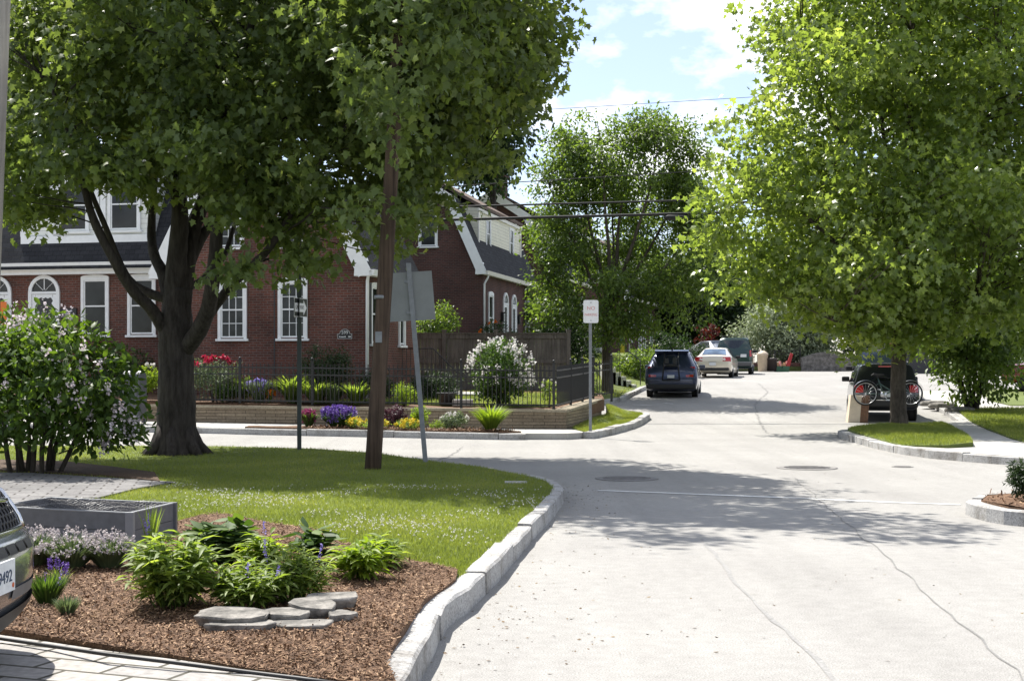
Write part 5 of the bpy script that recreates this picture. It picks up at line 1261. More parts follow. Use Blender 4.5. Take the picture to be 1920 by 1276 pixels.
M_blade = lm('grass_blade', (.12, .155, .036), (.21, .245, .06), (1.5, 1.5, .7), .48, (.32, .31, .11))
M_chip = lm('wood_chip', (.055, .03, .017), (.19, .108, .06), (1, 1, 1), .02, (.42, .28, .17), .85)

def bush(kind, label, cat, base, R, H, mat, n, size, tp=OVAL, z0=.12, flowers=None, stems=5, group=None, up=.7, per=16, sig=None, shape=None):
    """rounded shrub: foliage, stems and flower heads as parts"""
    t = thing(kind, label, cat, base, 0, group)
    bl = [((0, 0, z0 + (H - z0) * .5), (R * .85, R * .85, (H - z0) * .5))]
    for k in range(7):
        a = rng.random() * 2 * pi; rr = R * rng.uniform(.35, .62); bl.append(((rr * cos(a), rr * sin(a), z0 + (H - z0) * rng.uniform(.3, .72)), (R * .45, R * .45, (H - z0) * .3)))
    if shape: bl = shape
    P = crown('foliage', bl, max(8, n // per), per, sig or R * .11, size, tp, mat, t, .15, up, -9, 3.0)
    mb = MB()
    for k in range(stems):
        a = 2 * pi * k / stems + rng.random(); mb.tube([(.05 * R * cos(a), .05 * R * sin(a), -.1), (.2 * R * cos(a), .2 * R * sin(a), H * .3), (.5 * R * cos(a), .5 * R * sin(a), H * .7)], [.02 * R + .006, .015 * R + .004, .003], 5)
    if stems: mb.build('stem', M_stem, t, fix=False)
    if flowers:
        fm, nf, fs, top, hl = flowers   # material, heads, petal size, minimum height fraction, head length
        d = rdir(nf * 6); d = d[d[:, 2] > top][:nf]; m = len(d)
        if shape:
            i = rng.choice(len(bl), m); c = np.array([bl[k][0] for k in i]) + d * np.array([bl[k][1] for k in i]) * 1.0
        else: c = np.array([0, 0, z0 + (H - z0) * .5]) + d * np.array([R * .95, R * .95, (H - z0) * .52])
        k = 18; pos = np.repeat(c, k, 0) + rng.normal(size=(m * k, 3)) * hl * np.array([.35, .35, .6])
        leaves('blossom', pos, rdir(m * k), rdir(m * k), fs * rng.uniform(.7, 1.3, m * k), PETAL, fm, t)
    return t
def rosette(kind, label, cat, base, R, H, mat, n, size, tp=LANCE, stems=34, group=None, flowers=None, wide=1.0):
    """leafy perennial: leaves set along splayed stems"""
    t = thing(kind, label, cat, base, 0, group)
    a = rng.random(stems) * 2 * pi; sp = np.sqrt(rng.random(stems)); hh = H * rng.uniform(.62, 1.0, stems) * (1 - .35 * sp ** 2)
    k = max(3, n // stems); pos, ax, nr = [], [], []
    mb = MB()
    for i in range(stems):
        b0 = np.array([.3 * R * sp[i] * cos(a[i]), .3 * R * sp[i] * sin(a[i]), 0]); tip = np.array([.85 * R * sp[i] * cos(a[i]), .85 * R * sp[i] * sin(a[i]), hh[i]])
        mb.tube([b0 - (0, 0, .03), (b0 + tip) / 2 + (0, 0, .06 * H), tip], [.005, .004, .002], 4, cap=False)
        for j in range(k):
            f = .25 + .78 * j / (k - 1); p = b0 + (tip - b0) * f + np.array([0, 0, .06 * H * 4 * f * (1 - f) * .25])
            th = j * 2.4 + a[i]; o = np.array([cos(th), sin(th), rng.uniform(-.15, .75)]) + .5 * np.array([cos(a[i]), sin(a[i]), 0]) * sp[i]
            pos.append(p); ax.append(o); nr.append(np.array([0, 0, 1]) + rng.normal(size=3) * .25)
    N = len(pos); leaves('foliage', np.array(pos), np.array(ax), np.array(nr), size * rng.uniform(.7, 1.2, N), tp, mat, t)
    mb.build('stem', mat, t, fix=False)
    if flowers: spikes(t, flowers[0], flowers[1], R * .8, H * .95, flowers[2], flowers[3])
    return t
def spikes(t, fm, n, R, z, L, fs, name='flower_spike', stem_from=0.0):
    a = rng.random(n) * 2 * pi; r = R * np.sqrt(rng.random(n)); k = 22
    tip = np.column_stack([r * np.cos(a) * 1.15, r * np.sin(a) * 1.15, z * (1 - .3 * (r / max(R, .01)) ** 2) + L * rng.uniform(.6, 1.0, n)])
    ln = unit(np.column_stack([r * np.cos(a) * .25, r * np.sin(a) * .25, np.full(n, max(R, .05))]))
    f = rng.random((n, k, 1)); pos = (tip[:, None] - ln[:, None] * L * f) + rng.normal(size=(n, k, 3)) * fs * .5 * (.4 + f)
    if n <= 12:                                   # few enough to count: each spike is a part
        for q in pos: leaves('flower_spike', q, rdir(k), rdir(k), fs * rng.uniform(.7, 1.3, k), PETAL, fm, t)
        return
    pos = pos.reshape(-1, 3); leaves('blossom', pos, rdir(len(pos)), rdir(len(pos)), fs * rng.uniform(.7, 1.3, len(pos)), PETAL, fm, t)
def tuft(kind, label, cat, base, R, H, mat, n, group=None, flowers=None, wide=1.0, arch=.7, name='blades'):
    """grass-like clump of arching blades"""
    t = thing(kind, label, cat, base, 0, group)
    a = rng.random(n) * 2 * pi; s = np.sqrt(rng.random(n)); pos = np.column_stack([.25 * R * s * np.cos(a), .25 * R * s * np.sin(a), np.zeros(n) - .01])
    ax = unit(np.column_stack([s * np.cos(a) * R * .8, s * np.sin(a) * R * .8, np.full(n, H)])); nr = np.column_stack([-np.cos(a) * .5, -np.sin(a) * .5, np.full(n, 1.0)])
    tv, tf = BLADE; tv = tv * np.array([wide, 1, arch])
    leaves(name, pos, ax, nr, H * 1.15 * rng.uniform(.6, 1.15, n), (tv, tf), mat, t)
    if flowers: spikes(t, flowers[0], flowers[1], R * .75, H * .8, flowers[2], flowers[3])
    return t

# --- lilac at the left
b0 = Gz(64, 886, .17); y = b0.y
sh = [blob(a, b, y + d, rx, ry, rz) for a, b, d, rx, ry, rz in [(70, 680, 0, 110, 85, 1.0), (10, 650, .4, 110, 75, .9), (150, 700, -.2, 90, 85, .9), (215, 735, 0, 52, 70, .6), (120, 775, -.3, 110, 60, .8), (20, 760, -.2, 120, 80, .9), (-60, 700, .2, 110, 100, 1), (195, 800, 0, 66, 38, .6), (225, 825, 0, 34, 22, .4), (90, 625, .1, 60, 45, .6)]]
sh = [((c[0] - b0.x, c[1] - b0.y, c[2] - b0.z), r) for c, r in sh]
t = bush('lilac_bush', 'large lilac bush with pale pink flower heads on bare stems at the left', 'bush', b0, 1, 2.2, M_lil, 9000, .115, OVAL, .5, (M_pflow, 95, .03, -.55, .085), 0, None, .9, 18, .12, sh)
mb = MB()
for px, top in [(22, (-30, 700)), (46, (10, 690)), (60, (60, 680)), (78, (90, 700)), (95, (150, 720)), (104, (190, 760)), (36, (0, 720)), (88, (130, 690)), (50, (40, 720))]:
    p = W(px, 888, y + random.uniform(-.15, .15)) - b0; q = W(top[0], top[1], y + random.uniform(-.4, .4)) - b0; m = p.lerp(q, .45) + Vector((random.uniform(-.08, .08), 0, .05)); mb.tube([p - Vector((0, 0, .1)), p.lerp(m, .5) + Vector((random.uniform(-.04, .04), 0, 0)), m, q], [.036, .032, .026, .012], 7, wob=.06)
p, q = W(110, 850, y) - b0, W(165, 822, y) - b0; mb.tube([p, p.lerp(q, .5) + Vector((0, 0, -.03)), q], [.012, .01, .006], 5)
mb.build('stem', M_stem, t, fix=False)

# --- near bed
def N(px, py): return RZs(px, py, zm)
rosette('sage_plant', 'tall bright green leafy clump left of the flat stones', 'plant', N(325, 1135), .30, .44, M_sage, 900, .125, stems=56, group='leafy perennials in the near bed', flowers=None)
rosette('sage_plant', 'broad green leafy clump directly behind the flat stones', 'plant', N(462, 1140), .27, .30, M_sage, 800, .095, stems=60, group='leafy perennials in the near bed', flowers=(M_violet, 2, .08, .009))
rosette('sage_plant', 'green leafy clump behind the right end of the flat stones', 'plant', N(556, 1125), .25, .31, M_sage, 760, .09, stems=56, group='leafy perennials in the near bed', flowers=(M_violet, 2, .10, .009))
rosette('broadleaf_plant', 'dark glossy broad leaved plant at the lawn edge beside the planter', 'plant', N(412, 1058), .28, .34, M_phlox, 330, .15, OVAL, 38, 'leafy perennials in the near bed')
rosette('sage_plant', 'narrow yellow green clump between the two dark broad leaved plants', 'plant', N(490, 1070), .17, .26, M_lime, 320, .12, stems=26, group='leafy perennials in the near bed', flowers=(M_violet, 2, .10, .009))
rosette('broadleaf_plant', 'small dark upright broad leaved plant near the lawn edge', 'plant', N(580, 1052), .16, .26, M_phlox, 150, .13, OVAL, 22, 'leafy perennials in the near bed')
rosette('lily_plant', 'bright lime green clump of pointed leaves standing alone at right', 'plant', N(676, 1082), .20, .25, M_lime, 420, .13, stems=30, group='leafy perennials in the near bed')
rosette('lily_plant', 'shaded green clump half behind the lone lime green clump', 'plant', N(712, 1062), .15, .22, M_sage, 300, .12, stems=24, group='leafy perennials in the near bed')
# flowering thyme
for i, (px, py, r) in enumerate([(70, 1058, .22), (135, 1062, .25), (205, 1064, .22)]):
    t = tuft('thyme_plant', ['pale flowering thyme mound nearest the silver car', 'middle pale flowering thyme mound before the planter', 'pale flowering thyme mound at the planter corner'][i], 'plant', N(px, py), r, .20, M_grey, 900, 'flowering thyme mounds', None, 1.4, .5)
    n = 130; a = rng.random(n) * 2 * pi; s = np.sqrt(rng.random(n)); c = np.column_stack([r * s * np.cos(a), r * s * np.sin(a), .24 * (1 - .55 * s ** 2) * rng.uniform(.8, 1.15, n)])
    k = 9; pos = np.repeat(c, k, 0) + rng.normal(size=(n * k, 3)) * .008
    leaves('blossom', pos, rdir(n * k), rdir(n * k), .012 * rng.uniform(.6, 1.2, n * k), PETAL, M_thyme, t)
tuft('lavender_plant', 'small green lavender tuft beside the silver car bumper', 'plant', N(88, 1134), .13, .17, M_phlox, 420, 'small tufts in the near bed', (M_purple, 2, .08, .008), 1.2, .3)
tuft('lavender_plant', 'tiny grey green tuft in the mulch in front of the green tuft', 'plant', N(126, 1152), .085, .10, M_grey, 300, 'small tufts in the near bed', None, 1.4, .3)
tuft('salvia_plant', 'thin purple flower spikes in the mulch below the thyme', 'plant', N(112, 1088), .13, .10, M_sage, 60, 'small tufts in the near bed', (M_purple, 8, .08, .010), 1.2, .3)
tuft('catmint_plant', 'tall lilac flower stems in front of the planter corner', 'plant', N(283, 1040), .07, .30, M_sage, 40, 'small tufts in the near bed', (M_violet, 4, .12, .010), .8, .3)
# flat stones
M_stone = speck_mat('slate_stone', [(.07, .068, .062), (.165, .155, .14), (.28, .262, .235)], 12, .3, 1.0)
def stone(px, py, L, Wd, H, rot, label, z=0.0, tilt=0.0):
    H *= .72; z *= .75
    p = N(px, py); mb = MB(); n = 12; ring = [(L / 2 * cos(2 * pi * k / n) * random.uniform(.68, 1.12), Wd / 2 * sin(2 * pi * k / n) * random.uniform(.68, 1.12)) for k in range(n)]
    ring = [(max(-L * .46, min(L * .46, x * 1.15)), max(-Wd * .46, min(Wd * .46, y_ * 1.2))) for x, y_ in ring]
    lay = [(.86, -.02), (.97, H * .25), (1.0, H * .8), (.97, H), ]
    V = [(x * f * random.uniform(.98, 1.02), y_ * f * random.uniform(.98, 1.02), h + random.uniform(-.006, .006)) for f, h in lay for x, y_ in ring]
    fs = [(i * n + k, i * n + (k + 1) % n, (i + 1) * n + (k + 1) % n, (i + 1) * n + k) for i in range(3) for k in range(n)] + [tuple(range(n - 1, -1, -1)), tuple(3 * n + k for k in range(n))]
    mb.add(V, fs); o = mb.build('flat_stone', M_stone, None, .003); o.location = p + Vector((0, 0, z)); o.rotation_euler = (tilt, 0, rot); return tag(o, label, 'stone', 'flat edging stones in the near bed')
stone(452, 1178, .40, .2, .05, .02, 'lower left flat stone under the long grey slab'); stone(566, 1177, .36, .2, .045, .08, 'lower middle flat stone half sunk in the mulch')
stone(436, 1172, .41, .24, .05, -.03, 'long grey slab on the left end of the stone edging', .045, .08); stone(535, 1168, .29, .22, .045, .05, 'brownish middle slab beside the long grey slab', .045, .04)
stone(588, 1156, .27, .30, .045, .45, 'palest slab of the edging with a flat sunlit top', .06, .10); stone(643, 1160, .17, .2, .05, .2, 'small lower stone at the right end of the edging'); stone(622, 1142, .31, .24, .045, .2, 'topmost flat slab at the right end of the edging', .06, .06)
# raised planter
c4_ = [Vector((-2.94, 10.95)), Vector((-2.80, 11.75)), Vector((-3.98, 12.25)), Vector((-4.14, 11.45))]; z0 = zl(-3.3, 11.3); H_ = .27
M_plk = plain('grey_planter_board', (.10, .105, .115), .6, var=.15, scale=14); M_cap = plain('planter_corner', (.2, .21, .225), .5)
pb = thing('raised_planter', 'grey raised planter box filled with soil and covered with chicken wire', 'planter', (c4_[0].x, c4_[0].y, z0))
L4 = [Vector((p.x - c4_[0].x, p.y - c4_[0].y)) for p in c4_]
for i in range(4):
    a, b = L4[i], L4[(i + 1) % 4]; d = (b - a).normalized(); a2, b2 = a + d * .03, b - d * .03
    mb = MB()
    for k in range(2): mb.beam((a2.x, a2.y, .07 + k * .135), (b2.x, b2.y, .07 + k * .135), .03, .131)
    mb.build('side_board', M_plk, pb)
    mb = MB(); mb.beam((a.x, a.y, -.05), (a.x, a.y, H_ + .012), .06, .06); mb.build('corner_post', M_plk if i else M_cap, pb)
    mb = MB(); mb.beam((a2.x, a2.y, H_ + .006), (b2.x, b2.y, H_ + .006), .035, .01); mb.build('top_rail', M_cap, pb)
mb = MB(); g = [[tuple(L4[0].lerp(L4[1], .04 + .92 * u).lerp(L4[3].lerp(L4[2], .04 + .92 * u), .02 + .96 * v)) + (.165 + random.uniform(-.015, .015),) for u in np.linspace(0, 1, 10)] for v in np.linspace(0, 1, 16)]; mb.grid(g); mb.build('soil', M_soil, pb)
mb = MB(); nu, nv = 13, 30
def wp_(u, v): q = L4[0].lerp(L4[1], u).lerp(L4[3].lerp(L4[2], u), v); return (q.x, q.y, H_ + .018 + .018 * sin(u * 9) * sin(v * 13) + random.uniform(-.003, .003))
for i in range(nv):
    for j in range(nu):
        u0 = (j + (.5 if i % 2 else 0)) / nu; v0 = i / nv
        if u0 > .96: continue
        c = wp_(u0, v0)
        for du, dv in ((.5 / nu, .5 / nv), (-.5 / nu, .5 / nv)):
            q = wp_(min(max(u0 + du, 0), 1), v0 + dv); mb.tube([c, q], 0.0011, 3, cap=False)
        mb.tube([c, wp_(u0, max(v0 - .5 / nv, 0))], 0.0011, 3, cap=False)
mb.build('chicken_wire', plain('zinc_wire', (.2, .2, .2), .4, .7), pb)
# plastic lawn edging
mb = MB(); ep = [N(px, py) for px, py in [(-120, 1190), (0, 1198), (100, 1213), (200, 1228), (330, 1244), (470, 1262), (560, 1273), (650, 1285)]]
mb.tube([p + Vector((0, 0, .006)) for p in ep], .010, 8); tag(mb.build('lawn_edging', M_plast), 'black plastic edging strip between the mulch and the pavers', 'edging')
mb = MB(); p = RZs(967, 905, zl); mb.box(-.14, .14, -.1, .1, -.02, .02); o = mb.build('valve_box', M_conc, None, .008); o.location = p; tag(o, 'small pale valve box lid set in the shaded lawn', 'lid')

# --- garden behind the fence
def zgl(x, y): return zg(x, y) + .02
def Y_(px, y):
    y = max(34.6, y - 1.3) if y < 37.2 else y
    x = (px - CX) * y / F; y = max(y, WL(x) + .75); x = (px - CX) * y / F
    return Vector((x, y, zgl(x, y)))
bush('rose_bush', 'pale green rose bush topped with red flowers beside the maple trunk', 'bush', Y_(402, 36.6), .68, 1.12, M_grey, 4200, .05, OVAL, .05, (M_redf, 15, .05, .55, .05))
bush('shrub', 'low dark green shrub in front of the red rose bush', 'bush', Y_(432, 36.0), .42, .52, M_phlox, 2200, .05, OVAL, .02)
bush('shrub', 'yellow green shrub between the roses and the purple catmint', 'bush', Y_(453, 36.9), .38, .62, M_sage, 1800, .05, OVAL, .02)
tuft('catmint_plant', 'lavender blue catmint clump behind the fence next to orange flowers', 'flower', Y_(486, 36.2), .38, .5, M_grey, 500, None, (M_violet, 70, .22, .03), 1.5, .3)
tuft('poppy_plant', 'small plant with bright orange flowers behind the fence', 'flower', Y_(505, 35.9), .15, .32, M_sage, 60, None, (M_orgf, 4, .1, .05), 2.2, .5)
for i, (px, yy, r, h_) in enumerate([(548, 36.0, .42, .62), (592, 35.8, .42, .55), (668, 35.4, .34, .5), (625, 36.2, .3, .45)]):
    tuft('daylily_clump', ['tall daylily clump left of the one way post', 'arching daylily clump right of the one way post', 'daylily clump behind the utility pole', 'pale daylily clump below the dark yew'][i], 'plant', Y_(px, yy), r, h_, M_sage if i != 3 else M_grey, 420, 'daylily clumps behind the fence', None, 1.6, 1.0)
bush('yew_shrub', 'dark rounded yew against the brick wall under the arched plaque', 'bush', Y_(607, 37.1), .78, 1.42, M_yew, 7000, .05, OVAL, .02, None, 4, None, .3)
bush('boxwood_shrub', 'small round light green shrub behind the fence by the large sign', 'bush', Y_(757, 35.2), .34, .56, M_lime, 2600, .035, OVAL, .01)
bush('fern_shrub', 'dark spreading shrub in the shade by the stair railing', 'bush', Y_(815, 37.4), .75, .72, M_leafD, 3600, .09, LANCE, .02)
bush('fern_shrub', 'dark green shrub behind the utility pole and the stair railing', 'bush', Y_(705, 36.8), .6, .8, M_leafD, 2800, .08, LANCE, .02)
bush('hydrangea_bush', 'large bush with big white flower heads behind the fence corner', 'bush', Y_(938, 34.9), .86, 1.62, M_phlox, 6500, .085, OVAL, .05, (M_wflow, 75, .04, -.35, .085), 6)
mb = MB(); mb.lathe([(.2, 0), (.22, .25), (.27, .3), (.22, .3)], 14); o = mb.build('flower_pot', M_dark); o.location = Y_(838, 36.4); tag(o, 'dark round flower pot on the garden lawn behind the fence', 'pot')
mb = MB(); mb.box(-.25, .25, -.18, .18, 0, .16); o = mb.build('stone_block', M_conc, None, .015); o.location = Y_(868, 36.0); tag(o, 'pale square stone block left of the white flowering bush', 'stone')
bush('rose_shrub', 'thin pale flowering shrub in the corner of the sloping fence', 'bush', Y_(1030, 34.4), .22, .7, M_sage, 700, .05, OVAL, .1, (M_wflow, 6, .03, 0, .03))
p = RZs(1103, 757, zb); bush('rose_shrub', 'loose leafy shrub outside the sloping fence near the no parking post', 'bush', p, .34, .85, M_sage, 900, .06, OVAL, .05, (M_wflow, 6, .03, 0, .03))
bush('garden_shrub', 'sunny shrub showing above the wooden fence beside the large sign', 'bush', Vector((W(818, 600, 47).x, 47, 1.5)), .85, 2.35, M_leafC, 3000, .10, OVAL, .4)
bush('garden_shrub', 'dark shrub in front of the arched doors of the cream dormer house', 'bush', Vector((W(930, 610, 57).x, 57, 1.6)), 1.0, 1.9, M_leafD, 2600, .1, OVAL, .2, (M_orgf, 4, .05, .3, .05))
t = bush('ivy', 'green ivy climbing the far end of the cream dormer house front', 'ivy', Vector((W(990, 600, 66).x, 66.2, 2.2)), 1, 4, M_leafC, 2600, .13, OVAL, .1, None, 2, None, .3, 16, .16, [((0, 0, 1.1), (.5, .4, 1.3)), ((.1, 0, 2.6), (.4, .35, 1.0)), ((.3, .2, .6), (.7, .5, .7))])
for px, yy, r, h_, m_, lb in [(1075, 52, 1.5, 2.2, M_leafD, 'dark shrub behind the end of the wooden fence'), (1088, 57, 1.1, 2.4, M_leafD, 'tall dark shrub left of the middle tree trunk'), (1188, 60, 1.2, 1.3, M_leafC, 'green shrub above the concrete steps'), (1225, 63, 1.1, 1.5, M_sage, 'light green shrub on the bank above the blue SUV'), (1250, 68, 1.4, 2.2, M_leafD, 'dark shrub in front of the farthest brick house'), (1288, 76, 1.4, 1.5, M_leafD, 'low dark shrub beside the raised driveway'), (1040, 49.5, 1.1, 2.0, M_leafD, 'dark shrub showing over the right end of the wooden fence')]:
    x = (px - CX) * yy / F; bush('bank_shrub', lb, 'bush', Vector((x, yy, zu(x, yy) - .1)), r, h_, m_, 2400, .13, OVAL, .1, None, 4, 'shrubs on the left bank')
x = W(1325, 640, 98).x; bush('japanese_maple', 'dark red leaved small tree behind the silver car', 'tree', Vector((x, 98, 2.2)), .9, 2.6, lm('red_leaf', (.05, .01, .012), (.11, .018, .02)), 900, .16, OVAL, .4)
# --- front bed on the kerb
def Fb(px, yy): x = (px - CX) * yy / F; return Vector((x, yy, T1(x, yy) + .16))
tuft('salvia_plant', 'wide clump of deep purple salvia spikes in the kerb bed', 'flower', Fb(634, 32.2), .50, .38, M_phlox, 900, None, (M_purple, 190, .22, .03), 1.8, .4)
tuft('salvia_plant', 'smaller crimson salvia clump left of the purple salvia', 'flower', Fb(579, 32.35), .22, .3, M_phlox, 380, None, (M_magf, 50, .2, .028), 1.8, .4)
bush('smoke_shrub', 'plum leaved shrub behind the yellow flowers right of the utility pole', 'bush', Fb(740, 32.5), .34, .5, M_plum, 1500, .06, OVAL, .02)
bush('spirea_shrub', 'bright lime yellow shrub against the leaning sign post', 'bush', Fb(788, 32.3), .25, .55, M_lime, 1500, .05, OVAL, .02)
for px, yy, r, lb in [(700, 31.6, .36, 'mat of yellow flowers just right of the utility pole foot'), (765, 31.6, .3, 'mat of yellow flowers left of the leaning sign post'), (665, 31.8, .2, 'small yellow flower mat between salvia and utility pole')]:
    bush('yellow_flowers', lb, 'flower', Fb(px, yy), r, .22, M_sage, 1100, .035, OVAL, .0, (M_yelf, 34, .025, -.1, .03), 0)
bush('white_flowers', 'low grey green plant with white flowers before the stone wall', 'flower', Fb(852, 31.9), .35, .38, M_grey, 1400, .045, OVAL, .02, (M_wflow, 26, .02, .2, .025), 3)
bush('low_plant', 'low green mound left of the white flowers in the kerb bed', 'plant', Fb(822, 31.9), .24, .2, M_sage, 900, .035, OVAL, .0, None, 0)
tuft('ornamental_grass', 'spiky green ornamental grass clump alone before the stone wall', 'grass clump', Fb(920, 31.6), .38, .52, M_lime, 620, None, None, .9, .9)
# left beside the mailbox
M_mail = plain('mailbox_grey', (.075, .08, .09), .5, .1)
b0 = Vector((W(252, 700, 33.6).x, 33.6, T1(-9, 33.6) + .135)); mbx = thing('mailbox', 'grey round topped street mailbox behind the lilac', 'mailbox', b0, RZ)
mb = MB(); mb.prism([(-.2, .12), (.2, .12), (.2, 1.05)] + [(.2 * cos(t), 1.05 + .2 * sin(t)) for t in np.linspace(.2, pi - .2, 8)] + [(-.2, 1.05)], 'x', -.22, .22); mb.build('body', M_mail, mbx, .01)
mb = MB(); mb.box(-.17, .17, -.215, -.201, .35, .95); mb.build('door', M_mail, mbx)
for sx in (-1, 1):
    for sy in (-1, 1): mb = MB(); mb.box(sx * .18 - .025, sx * .18 + .025, sy * .16 - .025, sy * .16 + .025, 0, .119); mb.build('leg', M_mail, mbx)
bush('garden_shrub', 'light green shrub right behind the grey mailbox', 'bush', Y_(272, 36.4), .4, .9, M_lime, 1500, .06, OVAL, .05, (M_wflow, 2, .05, .7, .04))
bush('garden_shrub', 'dark twiggy shrub under the row house windows', 'bush', Y_(235, 38.6), .9, 1.3, M_leafD, 2600, .07, OVAL, .05)
# right edge bush
p = Vector((W(1935, 935, 14.9).x, 14.9, T1(5, 15) + .17)); bush('evergreen_shrub', 'dark green shrub in the mulched bed at the right edge', 'bush', p, .24, .42, M_leafD, 2200, .06, LANCE, .02)
# stones round the bushy tree
for k, (px, py, lb) in enumerate([(1752, 758, 'flat brown stone by the pavement left of the bushy tree'), (1768, 762, 'second flat stone in front of the bushy tree'), (1800, 770, 'dark stone at the foot of the bushy tree')]):
    q = Gz(px, py, .14); mb = MB(); mb.lathe([(.34, -.06), (.37, .03), (.33, .12), (.2, .16)], 9); o = mb.build('border_stone', M_stone, None, .02); o.location = q; o.scale = (1.3, .8, .8); tag(o, lb, 'stone')

# ------------------------------------------------------------------ far street things
st_ = thing('garden_steps', 'white concrete steps climbing the grass bank beside the blue SUV', 'steps', (4.75, 54.4, .9))
for k in range(6):
    mb = MB(); mb.box(-.3 - k * .2, .02 - k * .2, 0, 1.5, -.6, .02 + k * .155); mb.build('step', plain('white_concrete', (.62, .61, .58), .8) if k == 0 else bpy.data.materials['white_concrete'], st_)
mb = MB(); mb.tube([(.15, -.1, 0), (.15, -.1, .95), (-1.3, -.1, 2.05), (-1.3, -.1, .9)], .02, 6); mb.build('handrail', M_black, st_)
fl = thing('garden_flag', 'narrow blue and yellow flag hanging on a pole above the concrete steps', 'flag', (W(1166, 650, 53.5).x, 53.5, 1.5))
mb = MB(); mb.tube([(-.08, 0, -.4), (-.08, 0, 1.35)], .012, 6); mb.tube([(-.08, 0, 1.33), (.12, 0, 1.33)], .008, 6); mb.build('pole', M_black, fl)
for z0_, z1_, m_, nm in ((.98, 1.32, plain('flag_blue', (.06, .22, .5), .7), 'blue_half'), (.62, .98, plain('flag_yellow', (.7, .6, .06), .7), 'yellow_half')):
    mb = MB(); mb.grid([[(x, .02 * sin(x * 20 + z * 4), z) for x in np.linspace(-.06, .1, 5)] for z in np.linspace(z0_, z1_, 6)]); mb.build(nm, m_, fl)
def bin_(px, yy, label, mat, r=.3, h_=1.0, dome=True, name='trash_bin'):
    x = (px - CX) * yy / F; t = thing(name, label, 'bin', (x, yy, T1(x, yy) + .02))
    mb = MB(); mb.lathe([(r * .85, 0), (r, h_ * .82), (r * 1.06, h_ * .82), (r * 1.06, h_ * .86)], 16); mb.build('body', mat, t)
    mb = MB(); mb.lathe([(r * 1.04, h_ * .861), (r * .98, h_ * .9), (r * .5, h_ * 1.0), (r * .2, h_ * 1.03)] if dome else [(r * 1.08, h_ * .861), (r * 1.05, h_ * .92), (.05, h_ * .95)], 16); mb.build('lid', mat, t)
bin_(1430, 84.5, 'beige domed bin at the far kerb right of the green van', plain('beige_plastic', (.55, .45, .34), .6), .32, 1.2)
bin_(1447, 84.5, 'dark brown bin between the beige bin and green crates', plain('dark_plastic', (.04, .03, .028), .6), .33, .85, False)
M_rec = plain('green_crate', (.03, .10, .05), .6)
for px, lb in ((1459, 'green recycling crate next to the dark bin'), (1472, 'green recycling crate under the red folded chair')):
    x = W(px, 690, 84.6).x; cr = thing('recycling_crate', lb, 'crate', (x, 84.6, T1(x, 84.6)))
    mb = MB(); mb.prism([(-.2, 0), (.2, 0), (.24, .34), (-.24, .34)], 'y', -.17, .17); mb.build('body', M_rec, cr)
    for k in range(3): mb = MB(); mb.box(-.2 + k * .13, -.1 + k * .13, -.1, .1, .34, .48 + .08 * k); mb.build('contents', [M_wood, bpy.data.materials['cardboard'], M_red][k], cr)
x = W(1479, 680, 84.4).x; mb = MB(); mb.prism([(-.17, .25), (.05, .2), (.28, 1.02), (.12, 1.08)], 'y', -.05, .05); o = mb.build('folded_chair', plain('red_fabric', (.3, .018, .022), .7), None, .02); o.location = (x, 84.5, T1(x, 84.5) + .05); tag(o, 'red folded chair bag leaning over the green crates', 'chair bag')
sw = thing('stone_wall', 'grey rounded stone wall across the top of the street', 'wall', (17.9, 88, 1.35))
mb = MB(); mb.prism([(0, -.3), (0, .85)] + [(.3 + .45 * k, .95 + .25 * sin(k / 5 * pi)) for k in range(6)] + [(3.2, .7), (3.7, .35), (9, .3), (9, -.3)], 'y', 0, .5)
mb.build('wall_face', speck_mat('field_stone', [(.07, .066, .06), (.16, .15, .14), (.27, .255, .235)], 4.5, .25, 1.0), sw, .03)
fw = Vector((W(1405, 670, 89).x, 89)); fe = Vector((W(1500, 670, 88.6).x, 88.6))
metal_fence('distant black picket fence under the silvery bush', fw, fe, 1.55, 1.6, 1.15, [0, .5, 1.0], .16)
mb = MB(); mb.add([(0, 0, -.5), (4.2, -.1, -.5), (4.2, .3, -.5), (0, .4, -.5), (0, 0, .45), (4.2, -.1, .45), (4.2, .3, .45), (0, .4, .45)], [(0, 1, 2, 3), (4, 5, 6, 7), (0, 1, 5, 4), (1, 2, 6, 5), (2, 3, 7, 6), (3, 0, 4, 7)]); o = mb.build('brick_wall', M_brick, None); o.location = (14.5, 88.4, 1.45); tag(o, 'low brick garden wall under the distant picket fence', 'wall')
sd = thing('shed', 'dark grey shed in shade seen past the right side of the black SUV', 'shed', (W(1722, 690, 78).x, 79, T1(22, 79)))
mb = MB(); mb.box(-1.6, 1.6, 0, 3, -.3, 2.3); mb.build('wall', plain('slate_paint', (.06, .06, .068), .7), sd)
mb = MB(); mb.prism([(-1.9, 2.302), (1.9, 2.302), (0, 3.3)], 'y', -.25, 3.25); mb.build('roof', M_shing, sd)
mb = MB(); mb.box(-1.2, 1.2, -.05, -.003, .0, 2.0); mb.build('door', M_dark, sd)

